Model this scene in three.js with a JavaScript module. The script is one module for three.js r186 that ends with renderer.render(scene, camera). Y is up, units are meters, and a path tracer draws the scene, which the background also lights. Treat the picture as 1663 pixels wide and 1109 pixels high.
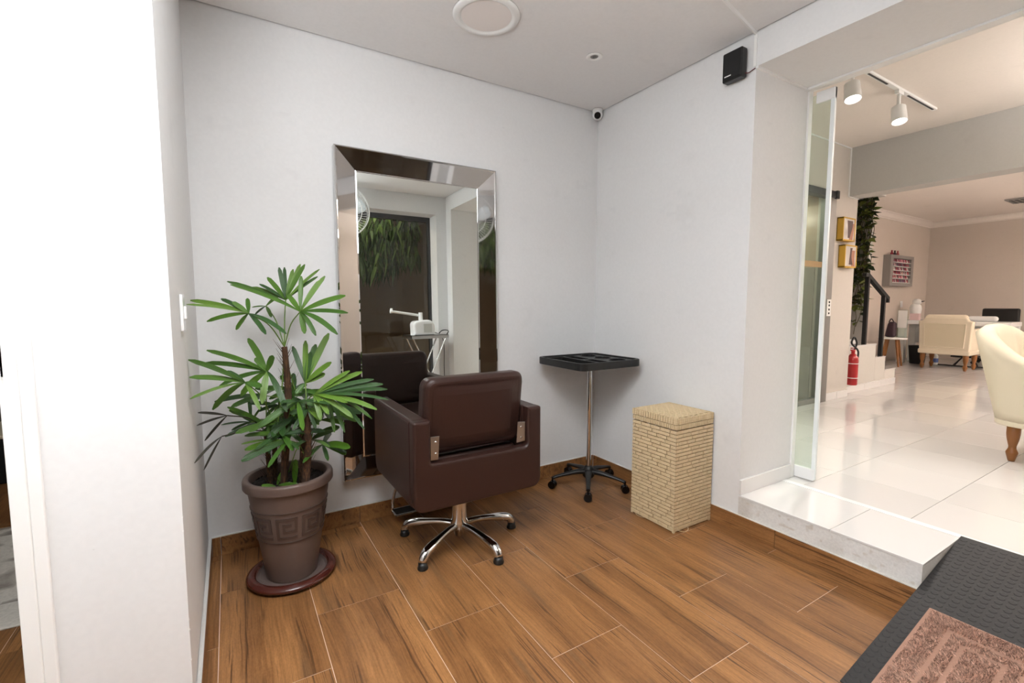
import * as THREE from 'three';
import { RoundedBoxGeometry } from 'three/addons/geometries/RoundedBoxGeometry.js';
import { mergeGeometries } from 'three/addons/utils/BufferGeometryUtils.js';
import { RectAreaLightUniformsLib } from 'three/addons/lights/RectAreaLightUniformsLib.js';

// ---------------------------------------------------------------- camera, exposure, large lights
const scene = new THREE.Scene();
scene.background = new THREE.Color(0x000000);
const renderer = new THREE.WebGLRenderer({ antialias: true });
renderer.toneMapping = THREE.LinearToneMapping;
renderer.toneMappingExposure = 1.16;
renderer.shadowMap.enabled = true;
RectAreaLightUniformsLib.init();

const camera = new THREE.PerspectiveCamera(72.59, 1663 / 1109, 0.02, 60);
camera.position.set(-2.341, 1.25, 2.655);
{
  const yaw = THREE.MathUtils.degToRad(31.27), pitch = THREE.MathUtils.degToRad(4.72);
  camera.lookAt(-2.341 + Math.sin(yaw) * Math.cos(pitch), 1.25 - Math.sin(pitch), 2.655 - Math.cos(yaw) * Math.cos(pitch));
}
const CEIL = 2.615, RC = 2.88, FC = 2.81, HS = 0.204;   // ceilings of the three rooms, raised floor level
// unseen panel lamps, out of view, placed to light each room: ceiling height, drop below it, x, z, width (x), depth (z), colour, light down, light up
const UNSEEN_LAMPS = [
  ['front', CEIL, 0.022, -2.15, 2.05, 0.95, 0.75, [0.965, 0.985, 1.0], 16, 0],  // unseen key light standing in for bounced flash
  ['raised', RC, 0.45, 2.6, 2.85, 1.1, 0.8, [1.0, 0.965, 0.93], 3, 15],  // out of view, lights the raised room and its ceiling
  ['far', FC, 0.40, 6.4, 3.3, 1.6, 0.9, [1.0, 0.90, 0.84], 5, 34],  // out of view, lights the manicure room, mostly upward
  ['patio', 2.6, 0.02, -1.2, 3.38, 1.4, 0.3, [1.0, 0.88, 0.74], 12, 0],  // unseen, brings out the foliage and brown wall behind the window
  ['hall', 2.6, 0.02, -3.3, -0.9, 0.6, 0.6, [1.0, 0.95, 0.88], 4, 0],  // unseen, lifts the hall floor and rug
  ['lobby', 2.388, 0.02, 2.55, -0.18, 0.6, 0.2, [1.0, 0.86, 0.72], 10, 0],  // unseen, lights the tan lobby walls
];

const UNSEEN_UPLIGHT = { x: -2.8, y: 1.80, z: 2.35, size: 0.5, light: 72, colour: [0.965, 0.985, 1.0] };   // unseen uplighter beside the camera, placed to brighten the front ceiling

// ---------------------------------------------------------------- helpers
let seed = 7;
const rnd = () => { seed = (seed * 1664525 + 1013904223) >>> 0; return seed / 4294967296; };
const rr = (a, b) => a + (b - a) * rnd();
const taken = {};
function numbered(n) { const k = taken[n] = (taken[n] ?? -1) + 1; return k ? `${n}_${String(k).padStart(3, '0')}` : n; }
const OFF = new WeakMap();
function tag(o, label, category, group, kind) {
  o.userData.label = label; o.userData.category = category;
  if (group) o.userData.group = group;
  if (kind) o.userData.kind = kind;
  return o;
}
// a Group at the base of a thing; parts given in world coordinates are moved under it
function thing(name, label, category, [x, y, z] = [0, 0, 0], o = {}) {
  const g = new THREE.Group(); g.name = numbered(name); g.position.set(x, y, z); scene.add(g);
  OFF.set(g, o.local ? null : [x, y, z]);
  if (o.turn) g.rotation.y = o.turn;
  return tag(g, label, category, o.group, o.kind);
}
const ni = g => g.index ? g.toNonIndexed() : g;
function merge(list) {
  const L = list.flat(9).map(g => {
    const h = ni(g);
    for (const k of Object.keys(h.attributes)) if (!['position', 'normal', 'uv'].includes(k)) h.deleteAttribute(k);
    if (!h.attributes.normal) h.computeVertexNormals();
    if (!h.attributes.uv) h.setAttribute('uv', new THREE.BufferAttribute(new Float32Array(h.attributes.position.count * 2), 2));
    return h;
  });
  return L.length === 1 ? L[0] : mergeGeometries(L);
}
function mesh(name, geo, mat, parent) {
  const g = Array.isArray(geo) ? merge(geo) : geo;
  const m = new THREE.Mesh(g, mat); m.name = name; m.castShadow = m.receiveShadow = true;
  if (parent) parent.add(m);
  return m;
}
// part of thing t; geometry in world coordinates unless the thing is local
function part(t, name, geo, mat, parent) {
  const g = Array.isArray(geo) ? merge(geo) : geo; const o = OFF.get(t);
  if (o) g.translate(-o[0], -o[1], -o[2]);
  return mesh(name, g, mat, parent || t);
}
function wuv(g, s = 1) {                                   // uv in metres by the way each face points
  const h = ni(g), p = h.attributes.position, n = h.attributes.normal, uv = new Float32Array(p.count * 2);
  for (let i = 0; i < p.count; i++) {
    const ax = Math.abs(n.getX(i)), ay = Math.abs(n.getY(i)), az = Math.abs(n.getZ(i));
    const [u, v] = ay > ax && ay > az ? [p.getX(i), p.getZ(i)] : ax > az ? [p.getZ(i), p.getY(i)] : [p.getX(i), p.getY(i)];
    uv[2 * i] = u / s; uv[2 * i + 1] = v / s;
  }
  h.setAttribute('uv', new THREE.BufferAttribute(uv, 2)); return h;
}
const box = (x0, x1, y0, y1, z0, z1) => new THREE.BoxGeometry(x1 - x0, y1 - y0, z1 - z0).translate((x0 + x1) / 2, (y0 + y1) / 2, (z0 + z1) / 2);
const rbox = (x0, x1, y0, y1, z0, z1, r = 0.01, s = 2) => new RoundedBoxGeometry(x1 - x0, y1 - y0, z1 - z0, s, Math.min(r, (x1 - x0) / 2.01, (y1 - y0) / 2.01, (z1 - z0) / 2.01)).translate((x0 + x1) / 2, (y0 + y1) / 2, (z0 + z1) / 2);
const V = (x, y, z) => new THREE.Vector3(x, y, z);
const cyl = (r0, r1, h, x, y, z, n = 20) => new THREE.CylinderGeometry(r1, r0, h, n).translate(x, y + h / 2, z);   // r0 bottom, r1 top, y of the base
const lathe = (pts, x = 0, y = 0, z = 0, n = 28) => new THREE.LatheGeometry(pts.map(p => new THREE.Vector2(p[0], p[1])), n).translate(x, y, z);
const tube = (pts, r, n = 20, k = 8) => new THREE.TubeGeometry(new THREE.CatmullRomCurve3(pts.map(p => V(...p)), false, 'centripetal'), n, r, k);
function bar(a, b, w, d = w) {                             // straight square bar from a to b
  const A = V(...a), B = V(...b), g = new THREE.BoxGeometry(w, A.distanceTo(B), d);
  const q = new THREE.Quaternion().setFromUnitVectors(V(0, 1, 0), B.clone().sub(A).normalize());
  return g.applyQuaternion(q).translate(...A.add(B).multiplyScalar(0.5).toArray());
}
function rod(a, b, r0, r1 = r0, n = 12) {                  // straight round rod from a to b
  const A = V(...a), B = V(...b), g = new THREE.CylinderGeometry(r1, r0, A.distanceTo(B), n);
  const q = new THREE.Quaternion().setFromUnitVectors(V(0, 1, 0), B.clone().sub(A).normalize());
  return g.applyQuaternion(q).translate(...A.add(B).multiplyScalar(0.5).toArray());
}
function sweep(pts, radii, seg = 24, k = 12, flat = 1) {   // tube whose radius varies, flat = height / width
  const c = new THREE.CatmullRomCurve3(pts.map(p => V(...p))), fr = c.computeFrenetFrames(seg, false);
  const P = [], I = [], U = [];
  for (let i = 0; i <= seg; i++) {
    const t = i / seg, o = c.getPointAt(t), f = t * (radii.length - 1), j = Math.min(Math.floor(f), radii.length - 2), r = radii[j] + (radii[j + 1] - radii[j]) * (f - j);
    const tan = fr.tangents[i]; const up = Math.abs(tan.y) > 0.97 ? (i ? fr.last : V(1, 0, 0)) : V(0, 1, 0);
    const side = new THREE.Vector3().crossVectors(tan, up).normalize(), nn = new THREE.Vector3().crossVectors(side, tan).normalize();
    fr.last = nn.clone();
    for (let q = 0; q < k; q++) {
      const a = q / k * Math.PI * 2;
      P.push(...o.clone().addScaledVector(side, Math.cos(a) * r).addScaledVector(nn, Math.sin(a) * r * flat).toArray()); U.push(Math.abs(q / k * 2 - 1), t);
    }
  }
  for (let i = 0; i < seg; i++) for (let q = 0; q < k; q++) {
    const a = i * k + q, b = i * k + (q + 1) % k; I.push(a, a + k, b, b, a + k, b + k);
  }
  for (const [s, inv] of [[0, 0], [seg, 1]]) {
    const o = c.getPointAt(s / seg), n0 = P.length / 3; P.push(o.x, o.y, o.z); U.push(0.5, s / seg);
    for (let q = 0; q < k; q++) { const a = s * k + q, b = s * k + (q + 1) % k; inv ? I.push(n0, b, a) : I.push(n0, a, b); }
  }
  const g = new THREE.BufferGeometry(); g.setAttribute('position', new THREE.Float32BufferAttribute(P, 3)); g.setAttribute('uv', new THREE.Float32BufferAttribute(U, 2)); g.setIndex(I); g.computeVertexNormals();
  const h = g.toNonIndexed(); return h;
}
function rrect(w, h, r, S = THREE.Shape) {                 // rounded rectangle about the origin
  const s = new S(), x = -w / 2, y = -h / 2;
  s.moveTo(x + r, y); s.lineTo(x + w - r, y); s.quadraticCurveTo(x + w, y, x + w, y + r); s.lineTo(x + w, y + h - r); s.quadraticCurveTo(x + w, y + h, x + w - r, y + h);
  s.lineTo(x + r, y + h); s.quadraticCurveTo(x, y + h, x, y + h - r); s.lineTo(x, y + r); s.quadraticCurveTo(x, y, x + r, y);
  return s;
}
const extr = (shape, d, bevel = 0, seg = 8) => new THREE.ExtrudeGeometry(shape, { depth: d - 2 * bevel, bevelEnabled: bevel > 0, bevelSize: bevel, bevelThickness: bevel, bevelOffset: -bevel, bevelSegments: 3, curveSegments: seg }).translate(0, 0, bevel);
const poly = pts => { const s = new THREE.Shape(); pts.forEach((p, i) => i ? s.lineTo(...p) : s.moveTo(...p)); return s; };

// ---------------------------------------------------------------- procedural textures and materials
const hash = (x, y, s) => { let h = Math.imul(x | 0, 374761393) ^ Math.imul(y | 0, 668265263) ^ Math.imul(s | 0, 1274126177); h = Math.imul(h ^ (h >>> 13), 1274126177); return ((h ^ (h >>> 16)) >>> 0) / 4294967296; };
function noise(x, y, s, px = 0) {
  const xi = Math.floor(x), yi = Math.floor(y), fx = x - xi, fy = y - yi, u = fx * fx * (3 - 2 * fx), v = fy * fy * (3 - 2 * fy);
  const w = k => px ? ((k % px) + px) % px : k;
  const a = hash(w(xi), w(yi), s), b = hash(w(xi + 1), w(yi), s), c = hash(w(xi), w(yi + 1), s), d = hash(w(xi + 1), w(yi + 1), s);
  return a + (b - a) * u + (c - a) * v + (a - b - c + d) * u * v;
}
function tex(w, h, fn, { srgb = true, rep = [1, 1] } = {}) {
  const d = new Uint8Array(w * h * 4);
  for (let y = 0; y < h; y++) for (let x = 0; x < w; x++) {
    const c = fn(x / w, y / h, x, y), i = 4 * (y * w + x);
    for (let k = 0; k < 3; k++) d[i + k] = Math.max(0, Math.min(255, Array.isArray(c) ? c[k] : c));
    d[i + 3] = 255;
  }
  const t = new THREE.DataTexture(d, w, h, THREE.RGBAFormat); t.wrapS = t.wrapT = THREE.RepeatWrapping;
  t.magFilter = THREE.LinearFilter; t.minFilter = THREE.LinearMipmapLinearFilter; t.generateMipmaps = true;
  if (srgb) t.colorSpace = THREE.SRGBColorSpace;
  t.repeat.set(...rep); t.needsUpdate = true; return t;
}
const M = (o) => new THREE.MeshPhysicalMaterial(Object.assign({ roughness: 0.6, metalness: 0, side: THREE.DoubleSide }, o));
const mix = (a, b, t) => a.map((v, i) => v + (b[i] - v) * t);
const clamp = (v, a = 0, b = 1) => Math.max(a, Math.min(b, v));

function woodTex(s) {
  return tex(256, 512, (u, v) => {
    const wv = (noise(u * 2 + s, v * 1.6, s) - 0.5) * 0.07 + (noise(u * 5, v * 6, s + 3) - 0.5) * 0.018;
    const a = noise((u + wv) * 7, v * 0.8 + s, s + 1), b = noise((u + wv) * 30, v * 2.2, s + 2), c = noise((u + wv * 1.2) * 95, v * 5, s + 5), e = noise(u * 128, v * 90, s + 8);
    let col = mix([116, 78, 46], [184, 133, 84], clamp(a * 0.55 + b * 0.42 + c * 0.26 - 0.10));
    const dk = clamp((b * 0.5 + c * 0.62 - 0.60) * 3.6) * clamp(noise(u * 6, v * 4, s + 11) * 2.4 - 0.45);
    col = mix(col, [74, 48, 29], dk * 0.8);
    const kn = clamp((noise(u * 9, v * 2.0, s + 21) - 0.72) * 3.5); col = mix(col, [112, 84, 58], kn * 0.7);
    return col.map(k => k * (0.93 + 0.10 * e + 0.08 * (c - 0.5)));
  });
}
const WOOD = [11, 23, 37, 41, 59, 67, 83, 97, 101, 113].map(s => { const t = woodTex(s); return M({ map: t, roughness: 0.30, specularIntensity: 0.65, color: 0xffffff }); });
const paintTex = tex(1024, 1024, (u, v) => {
  const l = noise(u * 5, v * 5, 3, 5), f = noise(u * 200, v * 200, 4, 200), sm = clamp((noise(u * 14, v * 22, 9, 44) - 0.78) * 5) * clamp(noise(u * 60, v * 70, 12, 70) * 1.6 - 0.5);
  const speck = noise(u * 160, v * 160, 31, 160) > 0.9965 ? 0.25 : 0;
  const k = 250 - 3 * l - 3 * f - 5 * sm - 60 * speck; return [k, k, k];
});
const rollTex = tex(512, 512, (u, v) => 128 + 90 * (noise(u * 90, v * 90, 5, 90) - 0.5) + 50 * (noise(u * 24, v * 24, 6, 24) - 0.5), { srgb: false });
const paint = (r, g, b, o = {}) => M({ color: new THREE.Color().setRGB(r, g, b), map: paintTex, bumpMap: rollTex, bumpScale: 0.0006, roughness: 0.75, ...o });
const MAT = {
  wall: paint(0.84, 0.84, 0.84), wallRaised: paint(0.68, 0.63, 0.575), wallFar: paint(0.68, 0.60, 0.53), ceiling: paint(0.88, 0.87, 0.865), ceilRaised: paint(0.86, 0.79, 0.73),
  beamRaised: paint(0.55, 0.535, 0.51), jamb: paint(0.80, 0.80, 0.79), trim: M({ color: 0xf2f2f0, roughness: 0.45 }), plaster: null,
  grout: M({ color: 0xe3cbb8, roughness: 0.9 }), groutWhite: M({ color: 0x8f857c, roughness: 0.9 }), tile: M({ color: 0xebeae9, roughness: 0.10, clearcoat: 0.5, clearcoatRoughness: 0.05 }),
  chrome: M({ color: 0xdcdcdc, metalness: 1, roughness: 0.07 }), chromeFrame: M({ color: 0xc9c7c6, metalness: 1, roughness: 0.035 }), mirror: M({ color: 0xe4e8e4, metalness: 1, roughness: 0.0 }), steel: M({ color: 0xbdbdbd, metalness: 1, roughness: 0.28 }), alu: M({ color: 0x8d8c8a, metalness: 0.7, roughness: 0.45 }), darkAlu: M({ color: 0x4d4d4f, metalness: 0.6, roughness: 0.45 }),
  black: M({ color: 0x141414, roughness: 0.42 }), blackMatt: M({ color: 0x101011, roughness: 0.75 }), blackGloss: M({ color: 0x08080a, roughness: 0.12 }), white: M({ color: 0xeeeeec, roughness: 0.4 }), whiteGloss: M({ color: 0xf4f4f4, roughness: 0.15 }), glass: M({ color: 0xf2faf6, transmission: 1, thickness: 0, roughness: 0, ior: 1.5 }), glassEdge: M({ color: 0xeef4f5, roughness: 0.25 }), darkGlass: M({ color: 0xdedbd5, transmission: 1, thickness: 0, roughness: 0, ior: 1.5 }),
  leafA: null, orange: M({ color: 0x8e5a2c, roughness: 0.4 }), cream: null, red: M({ color: 0xb30d18, roughness: 0.28, clearcoat: 0.6 }), yellow: M({ color: 0xd2a63c, roughness: 0.5 }), grey: M({ color: 0x8b8986, roughness: 0.6 }), screw: M({ color: 0xd8d8d8, metalness: 1, roughness: 0.2 }),
  potBrown: M({ color: 0x66544c, roughness: 0.42, bumpMap: rollTex, bumpScale: 0.0004 }), saucer: M({ color: 0x4a1f17, roughness: 0.26, clearcoat: 0.4 }), soil: M({ color: 0x1d1511, roughness: 1, bumpMap: rollTex, bumpScale: 0.01 }), plasticCup: M({ color: 0x1b1b1c, roughness: 0.3 }), rubber: M({ color: 0x1e1e20, roughness: 0.62 }),
};
const leatherBump = tex(512, 512, (u, v) => 120 + 110 * (noise(u * 110, v * 110, 21, 110) * 0.6 + noise(u * 210, v * 210, 22, 210) * 0.4 - 0.5), { srgb: false });
MAT.leather = M({ color: 0x33201b, roughness: 0.36, bumpMap: leatherBump, bumpScale: 0.0006, specularIntensity: 0.75 });
MAT.leatherSeam = M({ color: 0x2b1814, roughness: 0.5 });
const weave = tex(256, 256, (u, v) => 128 + 60 * Math.sin(u * 256 * Math.PI / 4) * Math.sin(v * 256 * Math.PI / 4) + 60 * (noise(u * 64, v * 64, 41, 64) - 0.5), { srgb: false });
MAT.cream = M({ color: 0xe8dcc4, roughness: 0.85, sheen: 0.3, sheenRoughness: 0.6, bumpMap: weave, bumpScale: 0.0006 });
MAT.fabricBeige = M({ color: 0xd9cdb2, roughness: 0.9, bumpMap: weave, bumpScale: 0.0006 });
const plTex = tex(512, 512, (u, v) => {
  const st = clamp((noise(u * 9, v * 9, 51, 9) - 0.5) * 1.6), d = clamp((noise(u * 46, v * 46, 52, 46) - 0.8) * 5), f = noise(u * 200, v * 200, 53, 200);
  return mix(mix([232, 231, 228], [204, 199, 192], st), [190, 178, 162], d * 0.5).map(k => k * (0.96 + 0.05 * f));
});
MAT.plaster = M({ map: plTex, roughness: 0.85, bumpMap: rollTex, bumpScale: 0.002 });

// ---------------------------------------------------------------- the setting: walls, ceilings, floors
const setting = (name, label, category) => thing(name, label, category, [0, 0, 0], { kind: 'structure' });
{
  const w = setting('wall_back', 'white plastered back wall behind the tall mirror and the palm', 'wall');
  part(w, 'plaster_face', wuv(box(-2.62, 0, 0, 3.05, -0.15, 0), 2.2), MAT.wall);
  const l = setting('wall_left', 'white pier and side wall with chipped corner left of the palm', 'wall');
  part(l, 'plaster_face', wuv(box(-2.62, -2.475, 0, 3.05, 0, 1.12), 2.2), MAT.wall);
  part(l, 'door_side_face', wuv(box(-2.79, -2.62, 0, 3.05, 1.0, 1.12), 2.2), MAT.wall);
  part(l, 'door_header', wuv(box(-3.55, -2.79, 2.12, 3.05, 1.0, 1.12), 2.2), MAT.wall);
  part(l, 'far_door_side', wuv(box(-4.0, -3.55, 0, 3.05, 1.0, 1.12), 2.2), MAT.wall);
  const chips = [];
  for (const [y, s] of [[0.33, 0.007], [0.36, 0.006], [0.62, 0.005], [0.66, 0.005], [0.80, 0.004], [0.24, 0.006]]) {
    const g = new THREE.IcosahedronGeometry(s * 0.55, 1), p = g.attributes.position;
    for (let i = 0; i < p.count; i++) p.setXYZ(i, p.getX(i) * rr(0.5, 1.1), p.getY(i) * rr(1.0, 1.7), p.getZ(i) * rr(0.5, 1));
    g.computeVertexNormals(); chips.push(g.translate(-2.4765, y, 1.1185));
  }
  part(l, 'chipped_corner_filler', chips, MAT.trim);
  const c = setting('trim_1', 'white moulded door casing at the far left', 'door casing');
  part(c, 'outer_moulding', rbox(-2.80, -2.770, 0, 2.16, 1.12, 1.138, 0.003), MAT.trim);
  part(c, 'inner_moulding', rbox(-2.7705, -2.745, 0, 2.16, 1.12, 1.1345, 0.003), MAT.trim);
  part(c, 'jamb_lining', rbox(-2.803, -2.79, 0, 2.12, 0.98, 1.138, 0.003), MAT.trim);
  part(c, 'head_moulding', rbox(-3.6, -2.745, 2.12, 2.18, 1.12, 1.138, 0.005), MAT.trim);

  const r = setting('wall_right', 'white right wall with wide opening and lintel to the raised room', 'wall');
  part(r, 'plaster_face', wuv(box(0, 0.535, 0, 3.05, -0.15, 1.19), 2.2), MAT.wall);
  part(r, 'lintel', wuv(box(0, 0.475, 2.448, 3.05, 1.19, 2.66), 2.2), MAT.wall);
  part(r, 'far_pier', wuv(box(0, 0.535, 0, 3.05, 2.66, 3.1), 2.2), MAT.wall);
  const t = setting('trim_2', 'thin white corner beads edging the opening in the right wall', 'trim');
  part(t, 'vertical_bead', rbox(-0.006, 0.004, 2.448, CEIL, 1.176, 1.192, 0.002), MAT.trim);
  part(t, 'soffit_bead', rbox(0, 0.50, 2.436, 2.450, 1.188, 1.202, 0.002), MAT.trim);
  part(t, 'jamb_cover_strip', rbox(0.503, 0.540, HS, 2.448, 1.186, 1.200, 0.002), MAT.trim);
  part(t, 'jamb_skirting_tile', rbox(0.002, 0.503, HS, 0.287, 1.188, 1.201, 0.002), MAT.tile);

  const f = setting('wall_front', 'white wall with lintel around the dark window opposite the mirror', 'wall');
  part(f, 'lintel', wuv(box(-3.9, 0, 2.40, 3.05, 2.81, 3.1), 2.2), MAT.wall);
  part(f, 'pier', wuv(box(-0.13, 0, 0, 2.40, 2.81, 3.1), 2.2), MAT.wall);
  part(f, 'far_pier', wuv(box(-3.9, -2.9, 0, 2.40, 2.81, 3.1), 2.2), MAT.wall);
  const s = setting('wall_side', 'white side wall of the front room left of the doorway', 'wall');
  part(s, 'plaster_face', wuv(box(-4.05, -3.9, 0, 3.05, -3, 5.6), 2.2), MAT.wall);

  const ce = setting('ceiling', 'white ceiling of the front room with a joint strip', 'ceiling');
  part(ce, 'panel', wuv(box(-3.9, -0.011, CEIL, CEIL + 0.14, 0.011, 2.803), 2.2), MAT.ceiling);
  const bead = bar([0.0, CEIL - 0.002, 1.184], [-2.4, CEIL - 0.002, 1.69], 0.024, 0.008);
  part(ce, 'joint_strip', bead, MAT.trim);
  part(ce, 'roof_slab', box(-4.05, 0.535, 3.05, 3.15, -3, 5.6), MAT.ceiling);
}
// unseen panel lamps, all out of view; the front one stands in for bounced flash
for (const [k, cy, drop, x, z, w, d, c, I, up] of UNSEEN_LAMPS) {
  const where = { front: 'unseen ceiling panel lamp standing in for bounced flash over the front room', raised: 'unseen warm hanging panel lamp lighting the raised room', far: 'unseen warm hanging panel lamp lighting the manicure room', patio: 'unseen narrow ceiling lamp lighting the dark room behind the window', hall: 'unseen square ceiling lamp lighting the dim hall', lobby: 'unseen small ceiling lamp lighting the lobby behind the glazed door' }[k];
  const y = cy - drop, t = thing('unseen_panel_lamp', where, 'lamp', [x, y, z]), e = 0.015, x0 = x - w / 2, x1 = x + w / 2, z0 = z - d / 2, z1 = z + d / 2;
  part(t, 'frame', [box(x0 - e, x1 + e, y, y + 0.02, z0 - e, z0), box(x0 - e, x1 + e, y, y + 0.02, z1, z1 + e), box(x0 - e, x0, y, y + 0.02, z0, z1), box(x1, x1 + e, y, y + 0.02, z0, z1)], MAT.white);
  const glow = M({ color: 0xffffff, emissive: new THREE.Color().setRGB(...c), emissiveIntensity: 2, roughness: 0.9 });
  part(t, 'diffuser', box(x0, x1, y + 0.004, y + 0.009, z0, z1), glow);
  const light = (I, yy, dir) => { const L = new THREE.RectAreaLight(new THREE.Color().setRGB(...c), I, w, d); L.position.set(x, yy, z); L.lookAt(x, yy + dir, z); L.castShadow = true; scene.add(L); };
  light(I, y - 0.002, -1);
  if (up) {
    part(t, 'upper_diffuser', box(x0, x1, y + 0.011, y + 0.016, z0, z1), glow); light(up, y + 0.022, 1);
    for (const [a, b] of [[x0, z0], [x1, z0], [x0, z1], [x1, z1]]) part(t, 'cable', rod([a, y + 0.02, b], [a, cy, b], 0.0015, 0.0015, 6), MAT.steel);
  }
}
{
  const { x, y, z, size, light, colour } = UNSEEN_UPLIGHT, t = thing('unseen_uplighter', 'unseen floor uplighter beside the camera placed to brighten the front ceiling', 'lamp', [x, 0, z]);  // out of view, throws its light up onto the front ceiling
  part(t, 'base', lathe([[0, 0], [0.14, 0], [0.145, 0.008], [0.13, 0.02], [0.02, 0.03], [0, 0.03]], x, 0, z, 32), MAT.white);
  part(t, 'pole', cyl(0.014, 0.014, y - 0.19, x, 0.025, z, 16), MAT.white);
  part(t, 'bowl', lathe([[0, y - 0.18], [0.06, y - 0.175], [0.22, y - 0.10], [0.37, y], [0.36, y], [0.215, y - 0.085], [0, y - 0.16]], x, 0, z, 40), MAT.white);
  part(t, 'lamp_face', new THREE.CircleGeometry(0.34, 32).rotateX(-Math.PI / 2).translate(x, y - 0.012, z), M({ color: 0xffffff, emissive: new THREE.Color().setRGB(...colour), emissiveIntensity: 3, roughness: 0.9 }));
  const L = new THREE.RectAreaLight(new THREE.Color().setRGB(...colour), light, size, size); L.position.set(x, y, z); L.lookAt(x, y + 1, z); L.castShadow = true; scene.add(L);
}
// wood-look floor tiles, laid half bond, 33.5 x 67.5 cm
{
  const f = setting('floor', 'brown wood-look tile floor of the front room', 'floor');
  part(f, 'grout_bed', [box(-3.9, 0, -0.08, -0.0012, 0, 3.0), box(-3.9, -2.62, -0.08, -0.0012, -3, 0)], MAT.grout);
  const xs = [-3.9, -3.765, -3.43, -3.095, -2.76, -2.425, -2.09, -1.752, -1.42, -1.085, -0.75, -0.42, -0.085, -0.001];
  const G = 0.0012; let n = 0;
  for (let i = 0; i < xs.length - 1; i++) {
    const z0 = xs[i] < -2.7 ? -3 : 0.0, z1 = 2.81, ph = i % 2 ? 0.375 : 0.735;
    const js = [z0]; for (let z = ph - 6 * 0.675; z < z1; z += 0.675) if (z > z0 + 0.01) js.push(z); js.push(z1);
    for (let j = 0; j < js.length - 1; j++) {
      const w = xs[i + 1] - xs[i], len = js[j + 1] - js[j];
      const g = new THREE.BoxGeometry(w - 2 * G, 0.01, len - 2 * G), uv = g.attributes.uv, fl = hash(i, j, 77) > 0.5;
      for (let q = 0; q < uv.count; q++) uv.setXY(q, uv.getX(q) * Math.min(1, w / 0.335) * (fl ? 1 : -1), uv.getY(q) * Math.min(1, len / 0.675) * (hash(j, i, 5) > 0.5 ? 1 : -1));
      g.translate((xs[i] + xs[i + 1]) / 2, -0.005, (js[j] + js[j + 1]) / 2);
      part(f, 'plank_tile', g, WOOD[(i * 7 + j * 3 + (n++ % 2)) % 10]);
    }
  }
  const skirt = (name, label, edges, mk) => {
    const b = setting(name, label, 'skirting');
    for (let i = 0; i < edges.length - 1; i++) part(b, 'skirting_tile', mk(edges[i] + 0.001, edges[i + 1] - 0.001), WOOD[(i * 2 + 1 + name.length) % 6]);
    return b;
  };
  const turn = g => { const uv = g.attributes.uv; for (let q = 0; q < uv.count; q++) { const u = uv.getX(q), v = uv.getY(q); uv.setXY(q, v * 0.3, u); } return g; };
  const bb = skirt('baseboard_back', 'wood-look tile skirting along the back wall', [-2.462, -2.425, -1.752, -1.08, -0.42, -0.09, -0.0125], (a, b) => rbox(a, b, 0, 0.094, 0.0005, 0.012, 0.0015, 1));
  part(bb, 'mortar_line', wuv(box(-2.462, -0.0125, 0.094, 0.0985, 0.0005, 0.008), 1), MAT.plaster);
  const br = skirt('baseboard_right', 'wood-look tile skirting along the right wall and step', [0.0125, 0.06, 0.73, 1.40, 1.984], (a, b) => turn(rbox(-0.012, -0.0005, 0, 0.094, a, b, 0.0015, 1)));
  part(br, 'mortar_line', wuv(box(-0.008, -0.0005, 0.094, 0.0975, 0.0125, 1.984), 1), MAT.plaster);
  const bl = skirt('baseboard_left', 'wood-look tile skirting with white mortar ledge along the left wall', [0.0125, 0.40, 0.735, 1.119], (a, b) => turn(rbox(-2.4745, -2.462, 0, 0.094, a, b, 0.0015, 1)));
  part(bl, 'mortar_ledge', rbox(-2.4745, -2.4605, 0.094, 0.1025, 0.0125, 1.119, 0.003), MAT.plaster);
}
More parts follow.
